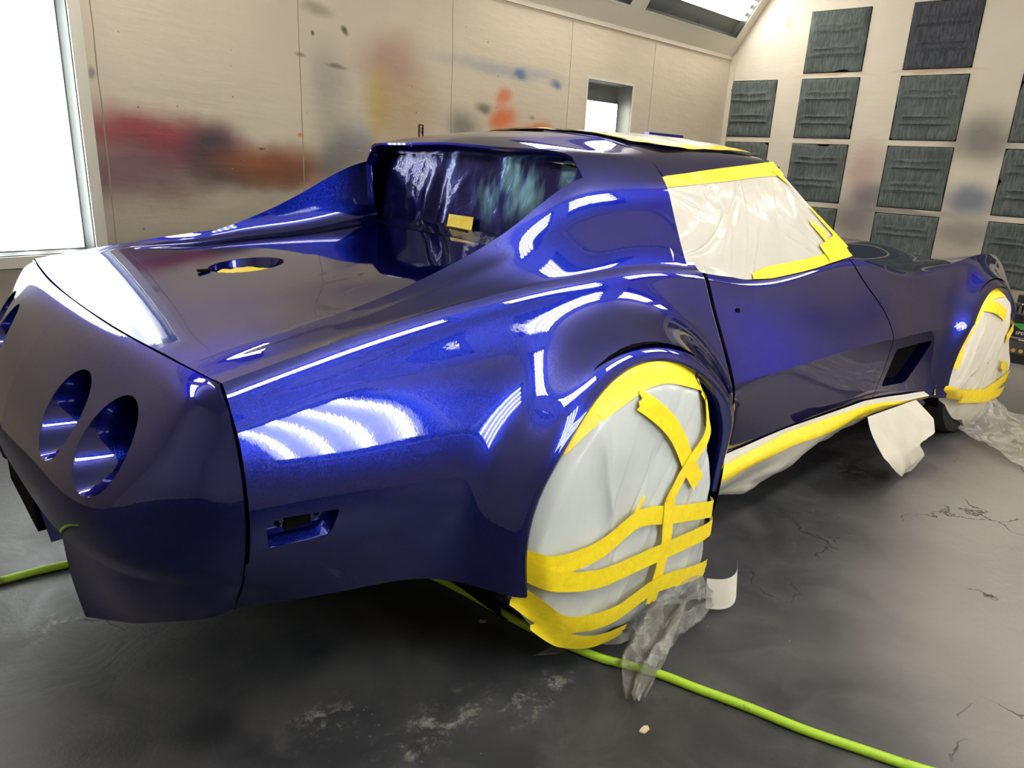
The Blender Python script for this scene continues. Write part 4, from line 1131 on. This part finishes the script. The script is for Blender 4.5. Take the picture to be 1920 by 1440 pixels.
# ------------------------------------------------------------------ crumpled film on the floor
def crumple(name, label, cat, outline, mat_, seed, zfun, amp=.03, n=(26, 80)):
    t = cthing(name, label, cat)
    O = np.array(outline); c = O.mean(0); a = np.arctan2(O[:, 1]-c[1], O[:, 0]-c[0]); i = np.argsort(a); A = a[i]; R = np.hypot(*(O[i]-c).T)
    A3 = np.concatenate([A-2*PI, A, A+2*PI]); R3 = np.concatenate([R]*3); rows = []
    for r in np.linspace(.02, 1, n[0]):
        row = []
        for t_ in np.linspace(-PI, PI, n[1]+1)[:-1]:
            q = r*float(np.interp(t_, A3, R3)); x = c[0]+q*math.cos(t_); y = c[1]+q*math.sin(t_)
            rid = noise.ridged_multi_fractal(Vector((x*6+seed, y*5, seed)), 1.0, 2.0, 2, 1.0, 2.0)
            z = zfun(x, y) + amp*(.5*abs(rid-.6) + .6*abs(fbm((x*5, y*6, seed+8), 2)))*(1-.5*r)
            row.append((x+.02*fbm((x*11, y*11, seed)), y+.02*fbm((x*11, y*11, seed+3)), max(.006, z)))
        rows.append(row)
    m = MB(); m.grid(rows, close=True); m.build('film_sheet', mat_, t, sharp=60)
    return t
# the lump at the foot of the rear wheel and its two tails
t = crumple('plastic_film', 'crumpled dusty clear film bunched on the floor at the rear wheel', 'plastic', [(-.27,-.82),(-.20,-.865),(-.12,-.895),(-.02,-.92),(.08,-.945),(.18,-.975),(.27,-.97),(.30,-.92),(.2,-.86),(-.02,-.82),(-.2,-.82)], FILM, 2., lambda x, y: .03+.12*math.exp(-((x-.16)/.12)**2)*math.exp(-((y+.92)/.06)**2), .05)
def tail(parent, pts, w, seed):
    P = catmull(np.array(pts), np.linspace(0, 1, 40)); rows = []
    for i, p in enumerate(P):
        d = P[min(i+1, 39)]-P[max(i-1, 0)]; d[2] = 0; d /= np.linalg.norm(d)+1e-9; nn = np.array([-d[1], d[0], 0])
        ww = np.interp(i/39, np.linspace(0, 1, len(w)), w); row = []
        for k in np.linspace(-1, 1, 16):
            h = .02*(math.cos(k*5+seed+i*.12))+.018*fbm((p[0]*14+k, p[1]*14, seed), 3)
            q = p+nn*k*ww/2; row.append((q[0], q[1], max(.005, q[2]+h*min(1, ww/.08)+.012)))
        rows.append(row)
    m = MB(); m.grid(rows); m.build('film_tail', FILM, parent, sharp=60)
tail(t, [(.10, -.93, .10), (.00, -.965, .055), (-.09, -1.0, .03), (-.175, -1.045, .014)], [.10, .11, .10, .075, .03], 1.)
tail(t, [(.36, -.925, .035), (.25, -.945, .03), (.12, -.965, .03), (.0, -.99, .025), (-.10, -1.03, .02), (-.165, -1.06, .012)], [.035, .05, .06, .06, .05, .03], 4.)
crumple('plastic_film', 'clear plastic sheet trailing across the floor from the front wheel', 'plastic', [(2.58,-.76),(2.454,-.85),(2.348,-1.01),(2.24,-1.12),(2.16,-1.28),(2.35,-1.42),(2.75,-1.35),(3.0,-1.15),(3.02,-.95),(2.85,-.80)], FILM2, 6., lambda x, y: .015+.16*math.exp(-((x-2.72)/.16)**2-((y+.84)/.10)**2), .07)

# ------------------------------------------------------------------ hose, debris, box, panel
hz = .011
hp = [(-1.9,.47),(-1.5,.40),(-1.209,.327),(-1.163,.314),(-1.091,.309),(-1.009,.299),(-.75,.22),(-.42,-.05),(-.255,-.30),(-.222,-.40),(-.197,-.54),(-.169,-.723),(-.114,-.91),(-.088,-.955),(-.047,-1.035),(-.022,-1.108),(.02,-1.222),(.054,-1.331),(.094,-1.429),(.142,-1.539),(.179,-1.607),(.24,-1.72)]
P = catmull(np.array([(*q, hz) for q in hp]), np.linspace(0, 1, 220))
m = MB(); m.tube([tuple(p) for p in P], .0105, 12)
hm, nt, b = mat('lime_hose_rubber'); co = objco(nt)
n = noise_n(nt, co, 22, 5, .65); n2 = noise_n(nt, co, 7, 3)
nt.links.new(mix_c(nt, ramp(nt, math_n(nt, 'MULTIPLY', n, n2), .30, .42), (.42, .66, .035), (.10, .13, .03)), b.inputs['Base Color']); setp(b, Roughness=.5)
o = m.build('air_hose', hm); o.rotation_euler = (0, 0, -AC); tag(o, 'lime green air hose running across the floor under the car', 'hose')
def chip(name, label, cat, x, y, s, col, seed, h=.004):
    m = MB(); n = 7; ring = [(s*(1+.35*math.sin(k*2.3+seed))*math.cos(2*PI*k/n), s*.8*(1+.3*math.cos(k*1.7+seed))*math.sin(2*PI*k/n)) for k in range(n)]
    m.grid([[(a, b, .0005) for a, b in ring], [(a*.96, b*.96, h+.002*math.sin(3*i+seed)) for i, (a, b) in enumerate(ring)]], close=True)
    k0 = len(m.v); m.f.append(tuple(range(n, 2*n))); m.f.append(tuple(reversed(range(n))))
    o = m.build(name, simple(name+'_stock', col, .8), smooth=False); p = toroom((x, y, 0)); o.location = p; return tag(o, label, cat)
chip('paper_scrap', 'small cream scrap of paper on the bare floor near the hose', 'scrap', -.208, -1.115, .012, (.62, .50, .36), .4)
chip('paint_flake', 'small pale paint flake on the dark floor behind the rear wheel', 'flake', -.241, -.607, .009, (.45, .42, .38), 2.1, .002)

# box of supplies with a bottle on top, on the floor in front of the car
bx = thing('supply_box', 'black printed carton on the floor at right, beyond the front wheel', 'box', (4.26, -.96, 0))
BK = simple('carton_black', (.018, .018, .020), .45); GRN = simple('print_green', (.06, .34, .07), .5); PRW = simple('print_white', (.8, .8, .8), .5); ORP = simple('print_orange', (.65, .36, .10), .5); BK2 = simple('carton_base', (.014, .009, .008), .6); GRP = simple('print_grey', (.07, .068, .066), .5)
m = MB(); m.box((0, -.36, .062), (.40, .26, .285)); m.build('carton', BK, bx, smooth=False)
m = MB(); m.box((-.004, -.364, 0), (.404, .264, .062)); m.build('carton_tray', BK2, bx, smooth=False)
m = MB(); m.v += [(-.001, .05, .262), (-.001, -.36, .285), (-.001, -.36, .180), (-.001, -.02, .226)]; m.f.append((0, 1, 2, 3)); m.build('green_band', GRN, bx, smooth=False)
m = MB(); m.v += [(-.0006, .255, .064), (-.0006, -.355, .064), (-.0006, -.355, .150), (-.0006, .255, .150)]; m.f.append((0, 1, 2, 3)); m.build('grey_panel', GRP, bx, smooth=False)
def text(name, s, size, loc, parent, mt):
    cu = bpy.data.curves.new(name, 'FONT'); cu.body = s; cu.size = size; cu.extrude = .0004
    tmp = bpy.data.objects.new(name+'_tmp', cu); C.objects.link(tmp); dg = bpy.context.evaluated_depsgraph_get()
    me = bpy.data.meshes.new_from_object(tmp.evaluated_get(dg)); bpy.data.objects.remove(tmp)
    me.materials.clear(); me.materials.append(mt)
    for v in me.vertices: v.co = (-.0016-v.co.z, -v.co.x, v.co.y)
    o = new_obj(name, me, parent); o.location = loc; return o
text('lettering', 'SPECIAL', .030, (0, .006, .192), bx, PRW)
m = MB()
for z, a, b_, h in ((.170, .03, -.20, .002), (.163, .03, -.15, .0015), (.154, -.02, -.18, .006)): m.box((-.0012, b_, z), (-.0006, a, z+h))
m.build('small_print', PRW, bx, smooth=False)
m = MB()
for k in range(3): m.tube([(-.0014, -.006-.042*k, .085), (-.0004, -.006-.042*k, .085)], .013, 20)
m.build('round_badges', ORP, bx, smooth=False)
bt = thing('spray_bottle', 'black bottle with a chrome collar standing on the carton', 'bottle', (4.36, -.955, .2852))
CHR = simple('chrome', (.75, .75, .75), .15, 1.)
def lathe(prof, n=28):
    m = MB(); m.grid([[(r*math.cos(2*PI*k/n), r*math.sin(2*PI*k/n), z) for k in range(n)] for r, z in prof], close=True); return m
lathe([(0, 0), (.060, 0), (.062, .01), (.062, .03), (.04, .04), (.028, .045)]).build('body', BK, bt)
lathe([(.028, .040), (.032, .043), (.032, .085), (.022, .09), (.02, .10), (0, .10)]).build('collar', CHR, bt)
lathe([(.03, .10), (.05, .105), (.05, .15), (.02, .155), (0, .155)]).build('cap', BK, bt)
pan = thing('paint_tray', 'flat black tray lying on the carton behind the bottle', 'tray', (4.46, -.93, .2852))
m = MB(); m.box((0, -.15, 0), (.17, .22, .06)); m.build('tray_body', BK, pan, smooth=False)

# blue panel leaning on the left wall behind the car
bp_ = thing('painted_panel', 'blue painted panel edge standing behind the car roof by the left wall', 'panel', (4.02, 1.88, 0))
m = MB(); m.box((0, 0, .55), (.55, .05, 1.40)); m.build('panel_sheet', simple('panel_blue', (.02, .025, .30), .25, .3), bp_, smooth=False)
m = MB()
for x in (.08, .45):
    m.box((x, .005, 0), (x+.03, .045, .56))
m.build('stand_legs', DARK, bp_, smooth=False)
# small drawn bracket on the left wall and tape scraps on the front wall
wb = thing('wall_hook', 'small black rectangular hook plate on the sprayed wall above the car roof', 'hook', (1.685, YL, 1.21))
m = MB(); a, h = .018, .11
for lo, hi in (((-a, -.006, 0), (-a+.005, 0, h)), ((a-.005, -.006, 0), (a, 0, h)), ((-a, -.006, 0), (a, 0, .005)), ((-a, -.006, h-.005), (a, 0, h))): m.box(lo, hi)
m.build('plate', BLACK, wb, smooth=False)
m = MB(); m.tube([(.004, -.008, .09), (.008, -.012, .075), (.0, -.014, .06), (.006, -.012, .045), (.004, -.008, .02)], .003, 8); m.build('hook', BLACK, wb)
OLDT = simple('old_tape', (.52, .46, .26), .6)
for y, z, w, h, lab in ((1.525, 2.43, .03, .10, 'old yellowed tape strip high on the front wall beside the slope'), (2.02, 2.02, .02, .10, 'torn yellowed tape strip in the corner above the first filter')):
    m = MB(); m.grid([[(XF-.0015-.001*math.sin(k*3+j), y+w*(j/3-.5)+.003*math.sin(k*4), z+h*(k/8-.5)) for j in range(4)] for k in range(9)])
    tag(m.build('tape_scrap', OLDT), lab, 'tape')

# ------------------------------------------------------------------ camera, world, view
cd = bpy.data.cameras.new('camera'); cam = new_obj('camera', cd)
yaw, pitch, roll, F = .83367, .30369, .04882, 1369.934
cy, sy, cp, sp = math.cos(yaw), math.sin(yaw), math.cos(pitch), math.sin(pitch)
f = Vector((cy*cp, sy*cp, -sp)); r = Vector((sy, -cy, 0)); u = r.cross(f)
r2 = math.cos(roll)*r + math.sin(roll)*u; u2 = -math.sin(roll)*r + math.cos(roll)*u
Mc = Matrix(((r2[0], u2[0], -f[0], -1.305), (r2[1], u2[1], -f[1], -1.847), (r2[2], u2[2], -f[2], 1.165), (0, 0, 0, 1)))
cam.matrix_world = Matrix.Rotation(-AC, 4, 'Z') @ Mc
cd.sensor_width = 36; cd.lens = 36*F/1920; cd.clip_start = .02
bpy.context.scene.camera = cam
w = bpy.data.worlds.new('world'); bpy.context.scene.world = w; w.use_nodes = True
w.node_tree.nodes['Background'].inputs[0].default_value = (.8, .85, .9, 1); w.node_tree.nodes['Background'].inputs[1].default_value = .3
sc = bpy.context.scene
sc.view_settings.view_transform = 'Standard'; sc.view_settings.look = 'None'; sc.view_settings.gamma = 1; sc.view_settings.exposure = 0.0
sc.cycles.max_bounces = 8; sc.cycles.transparent_max_bounces = 12
